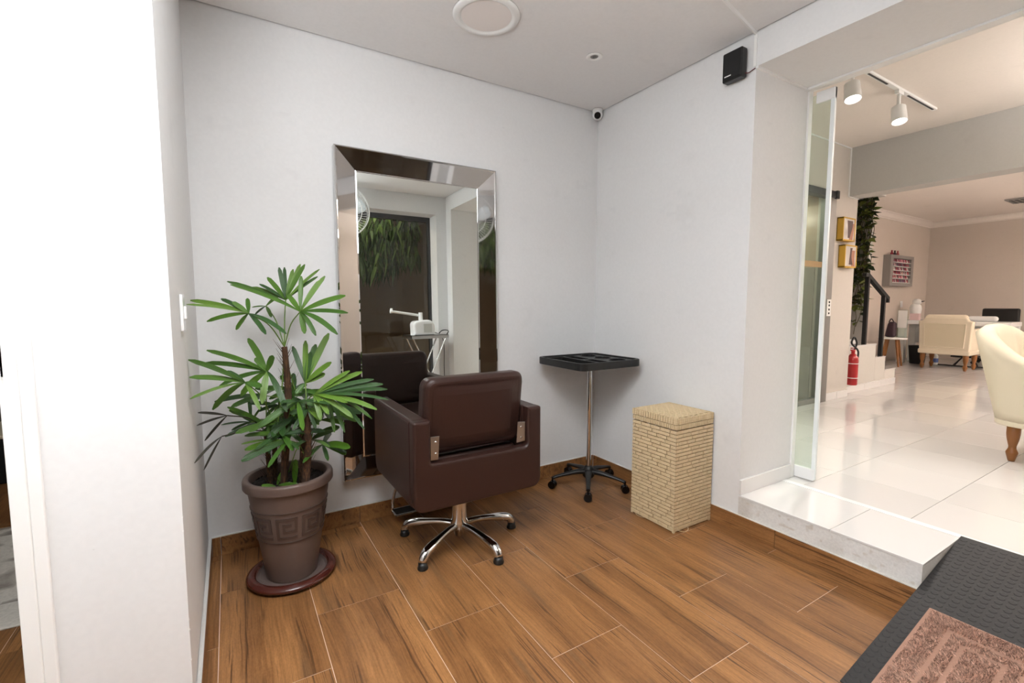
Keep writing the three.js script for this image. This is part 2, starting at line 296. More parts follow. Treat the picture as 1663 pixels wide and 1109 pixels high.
// raised room: step, white tile floor, walls, ceiling
{
  const f = setting('floor_raised', 'glossy white tile floor of the raised room', 'floor');
  part(f, 'screed', [box(0.42, 9.47, 0, HS - 0.0105, 0.1, 4.2), box(3.564, 9.47, 0, HS - 0.0105, -1.0, 0.1), box(1.95, 3.15, 0, HS - 0.0105, -0.5, 0.1)], MAT.groutWhite);
  const zs = []; for (let z = 0.31 - 0.495 * 3; z < 3.6; z += 0.495) zs.push(z); zs.push(4.2);
  const xs = [0.452]; for (let x = 0.85; x < 9.47; x += 0.4952) xs.push(x); xs.push(9.47);
  const tileM = [0xe6e4e2, 0xe2e0de, 0xe9e7e5].map(c => M({ color: c, roughness: 0.09, clearcoat: 0.3, clearcoatRoughness: 0.04 }));
  for (let i = 0; i < xs.length - 1; i++) for (let j = 0; j < zs.length - 1; j++) {
    let a = Math.max(zs[j], -1.0), b = zs[j + 1]; if (xs[i] < 3.5) a = Math.max(a, xs[i] > 3.1 ? 0.1 : 0.19);
    if (b - a < 0.02) continue;
    part(f, 'floor_tile', rbox(xs[i] + 0.0012, xs[i + 1] - 0.0012, HS - 0.010, HS, a + 0.0012, b - 0.0012, 0.0012, 1), tileM[(i * 7 + j * 5) % 3]);
  }
  part(f, 'threshold_strip', rbox(0.411, 0.4505, HS - 0.009, HS + 0.002, 1.19, 2.66, 0.002), MAT.whiteGloss);
  const s = setting('step', 'white plastered step with two white tiles below the opening', 'step');
  part(s, 'plaster_riser', [wuv(box(0.0002, 0.41, 0, HS - 0.0105, 1.19, 1.983), 1), wuv(box(0.0002, 0.41, 0, HS - 0.0105, 2.42, 2.66), 1)], MAT.plaster);
  for (const [a, b] of [[1.1915, 1.6425], [1.6455, 1.985], [2.42, 2.659]]) part(s, 'step_tile', rbox(-0.003, 0.4095, HS - 0.010, HS, a, b, 0.0015, 1), MAT.tile);
  const rp = setting('ramp', 'ramp under the black rubber mat in the opening', 'ramp');
  const g = extr(poly([[-0.66, 0], [0.41, 0], [0.41, HS - 0.006]]), 0.432).translate(0, 0, 1.986);
  part(rp, 'ramp_slab', g, MAT.groutWhite);

  const w = setting('wall_raised', 'beige side wall of the raised room with the pictures', 'wall');
  part(w, 'face', [wuv(box(0.535, 2.04, HS, 3.05, 0.04, 0.19), 2.2), wuv(box(3.053, 3.564, HS, 3.05, 0.04, 0.19), 2.2), wuv(box(2.04, 3.053, 2.388, 3.05, 0.04, 0.19), 2.2)], MAT.wallRaised);
  for (const [a, b] of [[0.54, 1.2], [1.202, 1.7], [1.702, 2.038], [3.055, 3.31], [3.312, 3.563]]) part(w, 'skirting_tile', rbox(a, b, HS, HS + 0.08, 0.19, 0.202, 0.002, 1), MAT.tile);
  const wr = setting('wall_stair', 'beige wall of the manicure room behind the stair', 'wall');
  part(wr, 'face', wuv(box(3.564, 9.6, 0, 3.05, -1.15, -1.0), 2.2), MAT.wallFar);
  part(wr, 'stairwell_return', wuv(box(3.484, 3.564, HS, 3.05, -1.0, 0.04), 2.2), MAT.wallFar);
  part(wr, 'vine_pier', wuv(box(5.2, 5.28, HS, FC, -1.0, -0.32), 2.2), MAT.beamRaised);
  const wf = setting('wall_far', 'beige far wall of the manicure room', 'wall');
  part(wf, 'face', wuv(box(9.47, 9.6, 0, 3.05, -1.0, 4.3), 2.2), MAT.wallFar);
  const wn = setting('wall_near', 'beige wall of the raised room on the camera side', 'wall');
  part(wn, 'face', [wuv(box(0.4, 9.6, 0, 3.05, 4.2, 4.35), 2.2), wuv(box(0.4, 0.535, 0, 3.05, 3.1, 4.2), 2.2)], MAT.wallRaised);
  const b = setting('beam', 'grey beam crossing the raised room ceiling', 'beam');
  part(b, 'beam_body', wuv(box(3.343, 3.564, 2.379, 3.05, 0.19, 4.2), 2.2), MAT.beamRaised);
  part(b, 'vertical_bead', rbox(3.337, 3.349, 2.379, RC, 0.19, 0.202, 0.002), MAT.trim);
  part(b, 'lower_bead', rbox(3.343, 3.564, 2.371, 2.381, 0.19, 0.202, 0.002), MAT.trim);
  const c = setting('ceiling_raised', 'warm white ceiling of the raised room', 'ceiling');
  part(c, 'panel', wuv(box(0.535, 3.343, RC, RC + 0.05, 0.19, 4.2), 2.2), MAT.ceilRaised);
  part(c, 'wall_bead', rbox(0.54, 3.343, RC - 0.012, RC, 0.19, 0.202, 0.003), MAT.trim);
  part(c, 'roof_slab', box(0.535, 9.6, 3.05, 3.15, -1.2, 4.35), MAT.ceilRaised);
  const c2 = setting('ceiling_far', 'cream ceiling with crown moulding over the manicure room', 'ceiling');
  part(c2, 'panel', wuv(box(3.564, 9.47, FC, FC + 0.05, -1.0, 4.2), 2.2), MAT.ceilRaised);
  const prof = [[0, 0], [0.10, 0], [0.10, -0.012], [0.075, -0.022], [0.05, -0.045], [0.028, -0.075], [0.012, -0.085], [0.012, -0.10], [0, -0.10]];
  const cr = extr(poly(prof), 5.9); const A = cr.clone().rotateY(Math.PI / 2);      // along x, profile towards -z; mirrored below
  const P = A.attributes.position; for (let i = 0; i < P.count; i++) P.setXYZ(i, P.getX(i) + 3.565, P.getY(i) + FC, -1.0 - P.getZ(i)); A.computeVertexNormals();
  part(c2, 'crown_moulding', A, MAT.ceilRaised);
  const B = extr(poly(prof.map(([x, y]) => [-x, y])), 5.2).translate(9.47, FC, -1.0);
  part(c2, 'crown_moulding', B, MAT.ceilRaised);
}
// dim room behind the doorway on the left, and the dark room behind the window opposite the mirror
{
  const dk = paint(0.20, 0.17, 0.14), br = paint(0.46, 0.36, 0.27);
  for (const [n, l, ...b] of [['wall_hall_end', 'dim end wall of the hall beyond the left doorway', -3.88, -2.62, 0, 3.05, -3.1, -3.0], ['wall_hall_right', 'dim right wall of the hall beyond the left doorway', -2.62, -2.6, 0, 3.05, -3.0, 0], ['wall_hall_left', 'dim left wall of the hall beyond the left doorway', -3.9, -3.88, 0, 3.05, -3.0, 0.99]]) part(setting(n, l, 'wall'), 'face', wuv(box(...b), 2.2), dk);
  const c = setting('ceiling_hall', 'ceiling of the dim hall on the left', 'ceiling');
  part(c, 'panel', box(-3.9, -2.62, 2.6, 2.63, -3.0, 1.0), MAT.ceiling);
  const b = setting('wall_patio', 'brown rear wall of the dark room behind the window', 'wall');
  part(b, 'face', [wuv(box(-3.9, 0.4, 0, 3.05, 5.5, 5.6), 2.2), wuv(box(0.3, 0.4, 0, 3.05, 3.1, 5.5), 2.2)], br);
  const fl = setting('floor_patio', 'brown floor of the dark room behind the window', 'floor');
  part(fl, 'slab', box(-3.9, 0.3, -0.08, -0.002, 3.0, 5.5), br);
  const cp = setting('ceiling_patio', 'ceiling of the dark room behind the window', 'ceiling');
  part(cp, 'panel', box(-3.9, 0.3, 2.6, 2.63, 3.1, 5.5), MAT.ceiling);
  const wi = setting('window_1', 'dark framed window opposite the mirror', 'window');
  part(wi, 'frame', [box(-2.9, -0.13, 2.345, 2.40, 3.02, 3.08), box(-0.16, -0.13, 0, 2.345, 3.02, 3.08), box(-2.9, -2.84, 0, 2.345, 3.02, 3.08), box(-2.84, -0.16, 0, 0.06, 3.02, 3.08), box(-1.56, -1.50, 0.06, 2.345, 3.02, 3.08)], MAT.darkAlu);
  part(wi, 'pane', box(-2.84, -1.56, 0.06, 2.345, 3.045, 3.052), MAT.darkGlass);
  part(wi, 'pane', box(-1.50, -0.16, 0.06, 2.345, 3.045, 3.052), MAT.darkGlass);
}

// ---------------------------------------------------------------- tall mirror with a chrome frame
{
  const t = thing('wall_mirror', 'tall rectangular mirror in a wide chrome frame leaning slightly from the back wall', 'mirror', [-1.36, 0.278, 0.030], { local: true });
  t.rotation.x = -0.0135;
  const W = 0.965, H = 1.795, F = 0.118, sec = [[0, 0], [0, 0.044], [0.007, 0.047], [0.012, 0.045], [F - 0.006, 0.017], [F, 0.019], [F, 0]];
  const rail = side => {
    const pt = (o, d, e) => side < 2 ? [e * (W / 2 - o), side ? H - o : o, d] : [(side === 2 ? -1 : 1) * (W / 2 - o), e < 0 ? o : H - o, d];
    const P = [], q = (a, b, c, d) => P.push(...a, ...b, ...c, ...a, ...c, ...d);
    for (let i = 0; i < sec.length; i++) { const [o0, d0] = sec[i], [o1, d1] = sec[(i + 1) % sec.length]; q(pt(o0, d0, -1), pt(o1, d1, -1), pt(o1, d1, 1), pt(o0, d0, 1)); }
    for (const e of [-1, 1]) for (let i = 1; i < sec.length - 1; i++) P.push(...pt(...sec[0], e), ...pt(...sec[i], e), ...pt(...sec[i + 1], e));
    const g = new THREE.BufferGeometry(); g.setAttribute('position', new THREE.Float32BufferAttribute(P, 3)); g.computeVertexNormals(); return g;
  };
  for (let s = 0; s < 4; s++) part(t, 'frame_rail', rail(s), MAT.chromeFrame);
  part(t, 'backing_board', box(-W / 2 + 0.02, W / 2 - 0.02, 0.02, H - 0.02, 0.001, 0.010), MAT.blackMatt);
  part(t, 'mirror_glass', box(-W / 2 + F - 0.004, W / 2 - F + 0.004, F - 0.004, H - F + 0.004, 0.011, 0.0155), MAT.mirror);
}
// ---------------------------------------------------------------- salon chair
{
  const cx = -1.35, cz = 0.487;
  const t = thing('salon_chair', 'dark brown leather salon chair on a chrome five-star base before the mirror', 'chair', [cx, 0, cz]);
  const col = lathe([[0, 0.028], [0.020, 0.028], [0.026, 0.035], [0.030, 0.06], [0.045, 0.075], [0.047, 0.11], [0.040, 0.125], [0.0385, 0.335], [0.0385, 0.345], [0, 0.345]], cx, 0, cz, 32);
  part(t, 'column', col, MAT.chrome);
  for (const a of [77, 149, 221, 293, 5]) {
    const c = Math.cos(a * Math.PI / 180), s = Math.sin(a * Math.PI / 180), p = (r, y) => [cx + c * r, y, cz + s * r];
    const leg = part(t, 'base_leg', sweep([p(0.03, 0.092), p(0.10, 0.095), p(0.18, 0.088), p(0.25, 0.077), p(0.285, 0.066), p(0.302, 0.048), p(0.306, 0.034)], [0.018, 0.018, 0.0175, 0.0195, 0.0235, 0.0240, 0.0215], 28, 14, 0.95), MAT.chrome);
    part(t, 'glide_foot', lathe([[0, 0], [0.023, 0], [0.0255, 0.003], [0.0255, 0.012], [0.021, 0.016], [0.021, 0.034], [0, 0.034]], cx + c * 0.306, 0, cz + s * 0.306, 20), MAT.black, leg);
  }
  const X0 = -1.695, X1 = -1.035, mid = (X0 + X1) / 2, A = 0.078;
  // armrests: padded side panels
  for (const [a, b] of [[X0, X0 + A], [X1 - A, X1]]) {
    const g = extr((() => { const s = new THREE.Shape(), z0 = 0.15, z1 = 0.735, y0 = 0.35, y1 = 0.742, r = 0.055, q = 0.018; s.moveTo(z0 + r, y0); s.lineTo(z1, y0); s.lineTo(z1, y1); s.lineTo(z0 + q, y1); s.quadraticCurveTo(z0, y1, z0, y1 - q); s.lineTo(z0, y0 + r + 0.02); s.quadraticCurveTo(z0, y0, z0 + r, y0); return s; })(), b - a, 0.014, 10);
    g.rotateY(-Math.PI / 2).translate(b, 0, 0);      // shape x -> world z
    part(t, 'armrest', wuv(g, 0.16), MAT.leather);
  }
  // rear shell: one U-shaped padded panel
  const u = new THREE.Shape(), w = (X1 - X0) / 2, y0 = 0.335, y1 = 0.742, yn = 0.548, r = 0.055, k = 0.03, iw = w - A;
  u.moveTo(-w + r, y0); u.lineTo(w - r, y0); u.quadraticCurveTo(w, y0, w, y0 + r); u.lineTo(w, y1 - 0.012); u.quadraticCurveTo(w, y1, w - 0.012, y1); u.lineTo(iw, y1); u.lineTo(iw, yn + k); u.quadraticCurveTo(iw, yn, iw - k, yn);
  u.lineTo(-iw + k * 0.5, yn); u.quadraticCurveTo(-iw, yn, -iw, yn + k * 0.5); u.lineTo(-iw, y1); u.lineTo(-w + 0.012, y1); u.quadraticCurveTo(-w, y1, -w, y1 - 0.012); u.lineTo(-w, y0 + r); u.quadraticCurveTo(-w, y0, -w + r, y0);
  part(t, 'rear_shell', wuv(extr(u, 0.062, 0.013, 12).translate(mid, 0, 0.725), 0.16), MAT.leather);
  for (const s of [X0 + 0.004, X1 - 0.004]) part(t, 'seam', tube([[s, 0.40, 0.731], [s, 0.55, 0.731], [s, 0.73, 0.731]], 0.003, 8, 6), MAT.leatherSeam);
  part(t, 'seat_base', wuv(rbox(X0 + A, X1 - A, 0.345, 0.45, 0.19, 0.725, 0.015), 0.16), MAT.leather);
  const seat = part(t, 'seat_cushion', wuv(rbox(X0 + A + 0.004, X1 - A - 0.004, 0.45, 0.545, 0.165, 0.69, 0.032, 4), 0.16), MAT.leather);
  part(t, 'seat_piping', tube([[X0 + A + 0.03, 0.528, 0.166], [mid, 0.532, 0.162], [X1 - A - 0.03, 0.528, 0.166]], 0.004, 12, 6), MAT.leatherSeam, seat);
  // backrest: rounded, bowed, leaning back a little
  const bw = 0.515, bh = 0.365, bend = g => { const p = g.attributes.position; for (let i = 0; i < p.count; i++) { const x = p.getX(i), y = p.getY(i); p.setXYZ(i, x, y - 0.012 * (1 - (x / 0.26) ** 2) * clamp(y / 0.18), p.getZ(i) - 0.20 * x * x + 0.045 * (y / bh)); } g.computeVertexNormals(); return g.translate(mid, 0.5575 + bh / 2, 0.668); };
  const sub = (() => { const s = rrect(bw, bh, 0.06); const e = new THREE.ExtrudeGeometry(s, { depth: 0.04, bevelEnabled: true, bevelSize: 0.03, bevelThickness: 0.03, bevelOffset: -0.03, bevelSegments: 5, curveSegments: 10 }).translate(0, 0, 0.0); return e; })();
  // faces of an extrusion are coarse: add a bowed padded grid on both sides for an even bend
  const pad = (zs, dir) => { const g = new THREE.PlaneGeometry(bw - 0.075, bh - 0.075, 24, 14), p = g.attributes.position; for (let i = 0; i < p.count; i++) { const ex = clamp(1 - Math.abs(p.getX(i)) / (bw / 2 - 0.037)), ey = clamp(1 - Math.abs(p.getY(i)) / (bh / 2 - 0.037)); p.setZ(i, zs + dir * 0.008 * (Math.min(1, ex * 5) * Math.min(1, ey * 4))); } return g; };
  const back = part(t, 'backrest', wuv(bend(merge([sub, pad(0.0705, 1), pad(-0.0305, -1)])), 0.16), MAT.leather);
  const loop = []; for (let i = 0; i <= 40; i++) { const p = rrect(bw - 0.012, bh - 0.012, 0.055).getSpacedPoints(40)[i]; loop.push([p.x, p.y, 0.052]); }
  part(t, 'back_piping', bend(merge([tube(loop, 0.0035, 90, 6)])), MAT.leatherSeam, back);
  // chrome hinge plates with two screws each
  const pl = part(t, 'hinge_plate', extr(poly([[-0.020, 0], [0.014, 0], [0.020, 0.105], [-0.020, 0.105]]), 0.004, 0.001).rotateY(-0.12).translate(X0 + A + 0.026, 0.560, 0.765), MAT.steel);
  for (const y of [0.588, 0.640]) part(t, 'screw', new THREE.SphereGeometry(0.0055, 12, 8).scale(1, 1, 0.6).translate(X0 + A + 0.028, y, 0.770), MAT.screw, pl);
  const pr = part(t, 'hinge_plate', extr(poly([[-0.020, 0], [0.022, 0.01], [0.022, 0.105], [-0.014, 0.105]]), 0.004, 0.001).rotateY(-0.5).translate(X1 - A - 0.022, 0.562, 0.750), MAT.steel);
  for (const y of [0.590, 0.642]) part(t, 'screw', new THREE.SphereGeometry(0.0055, 12, 8).scale(1, 1, 0.6).translate(X1 - A - 0.022, y, 0.757), MAT.screw, pr);
  part(t, 'back_bar', rod([X0 + A, 0.575, 0.645], [X1 - A, 0.575, 0.645], 0.009), MAT.chrome);
  part(t, 'lift_plate', box(cx - 0.1, cx + 0.1, 0.325, 0.345, cz - 0.1, cz + 0.1), MAT.blackMatt);
  // chrome footrest hanging in front of the seat
  const fr = part(t, 'footrest', [sweep([[-1.52, 0.37, 0.20], [-1.545, 0.25, 0.10], [-1.575, 0.12, 0.065], [-1.585, 0.055, 0.075]], [0.010, 0.010], 16, 8), sweep([[-1.18, 0.37, 0.20], [-1.16, 0.25, 0.10], [-1.135, 0.12, 0.065], [-1.125, 0.055, 0.075]], [0.010, 0.010], 16, 8), rod([-1.59, 0.055, 0.075], [-1.12, 0.055, 0.075], 0.010), rod([-1.585, 0.052, 0.15], [-1.125, 0.052, 0.15], 0.008), rod([-1.585, 0.053, 0.075], [-1.585, 0.052, 0.15], 0.008), rod([-1.125, 0.053, 0.075], [-1.125, 0.052, 0.15], 0.008)], MAT.chrome);
  part(t, 'footrest_tread', rbox(-1.58, -1.13, 0.055, 0.064, 0.078, 0.148, 0.003), MAT.blackMatt, fr);
}
// ---------------------------------------------------------------- black tray trolley in the corner
{
  const cx = -0.285, cz = 0.278, t = thing('tray_trolley', 'black plastic salon tray trolley on a chrome pole in the room corner', 'trolley', [cx, 0, cz]);
  part(t, 'pole', [cyl(0.0165, 0.0165, 0.735, cx, 0.10, cz, 24)], MAT.chrome);
  part(t, 'pole_collar', lathe([[0.017, 0.80], [0.045, 0.83], [0.045, 0.838], [0, 0.838]], cx, 0, cz), MAT.black);
  part(t, 'hub', lathe([[0, 0.062], [0.030, 0.062], [0.040, 0.075], [0.040, 0.105], [0.030, 0.135], [0.020, 0.145], [0, 0.145]], cx, 0, cz), MAT.black);
  for (let i = 0; i < 5; i++) {
    const a = (58.9 + 72 * i) * Math.PI / 180, c = Math.cos(a), s = Math.sin(a), p = (r, y) => [cx + c * r, y, cz + s * r];
    const leg = part(t, 'base_leg', sweep([p(0.02, 0.105), p(0.08, 0.105), p(0.16, 0.092), p(0.235, 0.076), p(0.252, 0.068)], [0.024, 0.021, 0.017, 0.014, 0.013], 20, 10, 0.8), MAT.black);
    const w = (o) => { const g = new THREE.CylinderGeometry(0.0255, 0.0255, 0.016, 20); g.rotateX(Math.PI / 2).rotateY(-a + 0.5 + i).translate(cx + c * 0.252 - Math.sin(a - 0.5 - i) * o, 0.0255, cz + s * 0.252 + Math.cos(a - 0.5 - i) * o); return g; };
    part(t, 'caster', [w(-0.0125), w(0.0125), cyl(0.006, 0.006, 0.05, cx + c * 0.252, 0.03, cz + s * 0.252, 10), new THREE.SphereGeometry(0.021, 14, 10).scale(1, 0.8, 1).translate(cx + c * 0.252, 0.036, cz + s * 0.252)], MAT.blackGloss, leg);
  }
  const tx = -0.308, tz = 0.288, hole = (x, z, w, d, r) => { const h = rrect(w, d, r, THREE.Path); return new THREE.Path(h.getPoints(6).map(p => new THREE.Vector2(p.x + x, p.y + z))); };
  const deck = rrect(0.475, 0.445, 0.05), circ = (x, z, r) => { const h = new THREE.Path(); h.absarc(x, z, r, 0, Math.PI * 2); return h; };
  deck.holes.push(hole(-0.147, 0, 0.15, 0.40, 0.03), hole(-0.015, 0.105, 0.075, 0.185, 0.02), hole(-0.015, -0.105, 0.075, 0.185, 0.02), circ(0.125, 0.145, 0.055), circ(0.125, 0.0, 0.055), circ(0.125, -0.145, 0.055));
  const flat = (g, y) => g.rotateX(-Math.PI / 2).scale(1, 1, -1).translate(tx, y, tz);
  const fix = g => { const h = ni(g), p = h.attributes.position, n = p.count; for (let i = 0; i < n; i += 3) { const a = [p.getX(i), p.getY(i), p.getZ(i)]; p.setXYZ(i, p.getX(i + 1), p.getY(i + 1), p.getZ(i + 1)); p.setXYZ(i + 1, ...a); } h.deleteAttribute('normal'); h.computeVertexNormals(); return h; };
  const tray = part(t, 'tray_deck', fix(flat(extr(deck, 0.026, 0), 0.852)), MAT.black);
  const ring = rrect(0.512, 0.482, 0.065); ring.holes.push(new THREE.Path(rrect(0.472, 0.442, 0.05).getPoints(8)));
  part(t, 'tray_rim', fix(flat(extr(ring, 0.046, 0.004), 0.842)), MAT.black);
  part(t, 'tray_floor', fix(flat(extr(rrect(0.49, 0.46, 0.055), 0.010, 0.002), 0.840)), MAT.black);
  for (const z of [-0.145, 0, 0.145]) part(t, 'cup_ring', new THREE.TorusGeometry(0.055, 0.004, 8, 28).rotateX(Math.PI / 2).translate(tx + 0.125, 0.879, tz + z), MAT.blackGloss, tray);
}
// ---------------------------------------------------------------- woven laundry hamper
{
  const x0 = -0.327, x1 = -0.014, z0 = 0.716, z1 = 1.031, H = 0.555, t = thing('woven_hamper', 'tall beige woven hamper with lid against the right wall', 'hamper', [(x0 + x1) / 2, 0, (z0 + z1) / 2]);
  const strawTex = s => tex(128, 32, (u, v) => mix([206, 180, 140], [232, 212, 174], clamp(noise(u * 5, v * 2, s) * 0.6 + 0.35 * Math.abs(Math.sin(v * Math.PI * 3)))).map(k => k * (0.96 + 0.05 * noise(u * 40, v * 12, s + 4))));
  const straw = [201, 202, 203].map(s => M({ map: strawTex(s), roughness: 0.62 })), inner = M({ color: 0xc2a678, roughness: 0.9 });
  part(t, 'floor_board', box(x0 + 0.01, x1 - 0.01, 0.016, 0.022, z0 + 0.01, z1 - 0.01), inner);
  const rows = 27, rh = H / rows, rest = [];
  for (let r = 0; r < rows; r++) for (const side of [0, 1, 2, 3]) {        // 0 faces the camera's left (-x), 1 faces +z, 2 +x, 3 -z
    const L = side % 2 ? x1 - x0 : z1 - z0, per = 0.125, sh = ((r % 4) * 0.37 % 1) * per - 0.001 * r;
    let cuts = [0]; for (let p = sh + (side % 2 ? 0.03 : 0); p < L - 0.018; p += per * (0.55 + 0.45 * ((r + side) % 2))) if (p > 0.02) cuts.push(p); cuts.push(L);
    for (let i = 0; i < cuts.length - 1; i++) {
      const a = cuts[i] + (i ? 0.0021 : 0), b = cuts[i + 1] - (i < cuts.length - 2 ? 0.0021 : 0), y = 0.014 + r * rh, pr = 0.0008 * hash(r, i + side * 9, 5), th = 0.007;
      const g = side === 0 ? box(x0 - pr, x0 - pr + th, y, y + rh - 0.0043, z0 + a, z0 + b) : side === 1 ? box(x0 + a, x0 + b, y, y + rh - 0.0043, z1 + pr - th, z1 + pr) : side === 2 ? box(x1 - th, x1, y, y + rh - 0.0043, z0 + a, z0 + b) : box(x0 + a, x0 + b, y, y + rh - 0.0043, z0, z0 + th);
      if (side < 2) part(t, 'woven_strip', g, straw[(r * 2 + i + side) % 3]); else rest.push(g);
    }
  }
  part(t, 'hidden_weave', rest, straw[1]).userData.kind = 'stuff';
  for (const g of [box(x0 + 0.012, x1 - 0.012, 0.006, 0.014, z1 - 0.01, z1 - 0.002), box(x0 + 0.002, x0 + 0.01, 0.006, 0.014, z0 + 0.012, z1 - 0.012)]) part(t, 'foot_rail', g, straw[0]);
  for (const x of [x0, x1 - 0.012]) for (const z of [z0, z1 - 0.012]) part(t, 'foot', box(x, x + 0.012, 0, 0.016, z, z + 0.012), straw[0]);
  part(t, 'loose_strand', [tube([[x0 + 0.012, 0.012, z0 + 0.02], [x0 - 0.006, 0.005, z0 + 0.05], [x0 - 0.002, 0.004, z0 + 0.09], [x0 + 0.004, 0.012, z0 + 0.12]], 0.0016, 16, 6), tube([[x0 + 0.03, 0.012, z1 - 0.002], [x0 + 0.06, 0.003, z1 + 0.016], [x0 + 0.10, 0.004, z1 + 0.016], [x0 + 0.115, 0.014, z1]], 0.0016, 16, 6)], straw[2]);
  // band of upright wraps below the lid, and the lid with its wrapped edge and plaited top
  const wraps = (o, ya, yb, th, st) => { const L = []; for (let i = 0; ; i++) { const a = x0 - o + i * st; if (a + st > x1 + o) break; const w = st - 0.0030, j = 0.0012 * hash(i, 3, 8); for (const z of [z0 - o, z1 + o - th]) L.push(rbox(a, a + w, ya, yb, z - (z < z1 ? j : 0), z + th + (z > z0 + 0.1 ? j : 0), 0.002, 1)); } for (let i = 0; ; i++) { const a = z0 - o + i * st; if (a + st > z1 + o) break; const w = st - 0.0030, j = 0.0012 * hash(i, 4, 8); for (const x of [x0 - o, x1 + o - th]) L.push(rbox(x - j, x + th + j, ya, yb, a, a + w, 0.002, 1)); } return L; };
  part(t, 'neck_wraps', wraps(0.001, H + 0.016, H + 0.042, 0.008, 0.0125), straw[0]).userData.kind = 'stuff';
  const lid = part(t, 'lid', box(x0 + 0.016, x1 - 0.016, H + 0.044, H + 0.060, z0 + 0.016, z1 - 0.016), inner);
  part(t, 'edge_wraps', wraps(0.003, H + 0.045, H + 0.0785, 0.010, 0.0175), straw[2], lid).userData.kind = 'stuff';
  const top = []; const n = 13, d = 0.285 / n;
  for (let i = 0; i < n; i++) for (let j = 0; j < n; j++) { const xx = x0 + 0.014 + i * d, zz = z0 + 0.014 + j * d, hh = 0.0755 + 0.0035 * Math.sin(Math.PI * (i + 0.5) / n) * Math.sin(Math.PI * (j + 0.5) / n); const over = (i + j) % 2; top.push(over ? rbox(xx - 0.003, xx + d + 0.003, H + hh, H + hh + 0.005, zz + 0.002, zz + d - 0.002, 0.002, 1) : rbox(xx + 0.002, xx + d - 0.002, H + hh - 0.0035, H + hh + 0.0028, zz - 0.003, zz + d + 0.003, 0.002, 1)); }
  part(t, 'plaited_top', top, straw[1], lid).userData.kind = 'stuff';
}
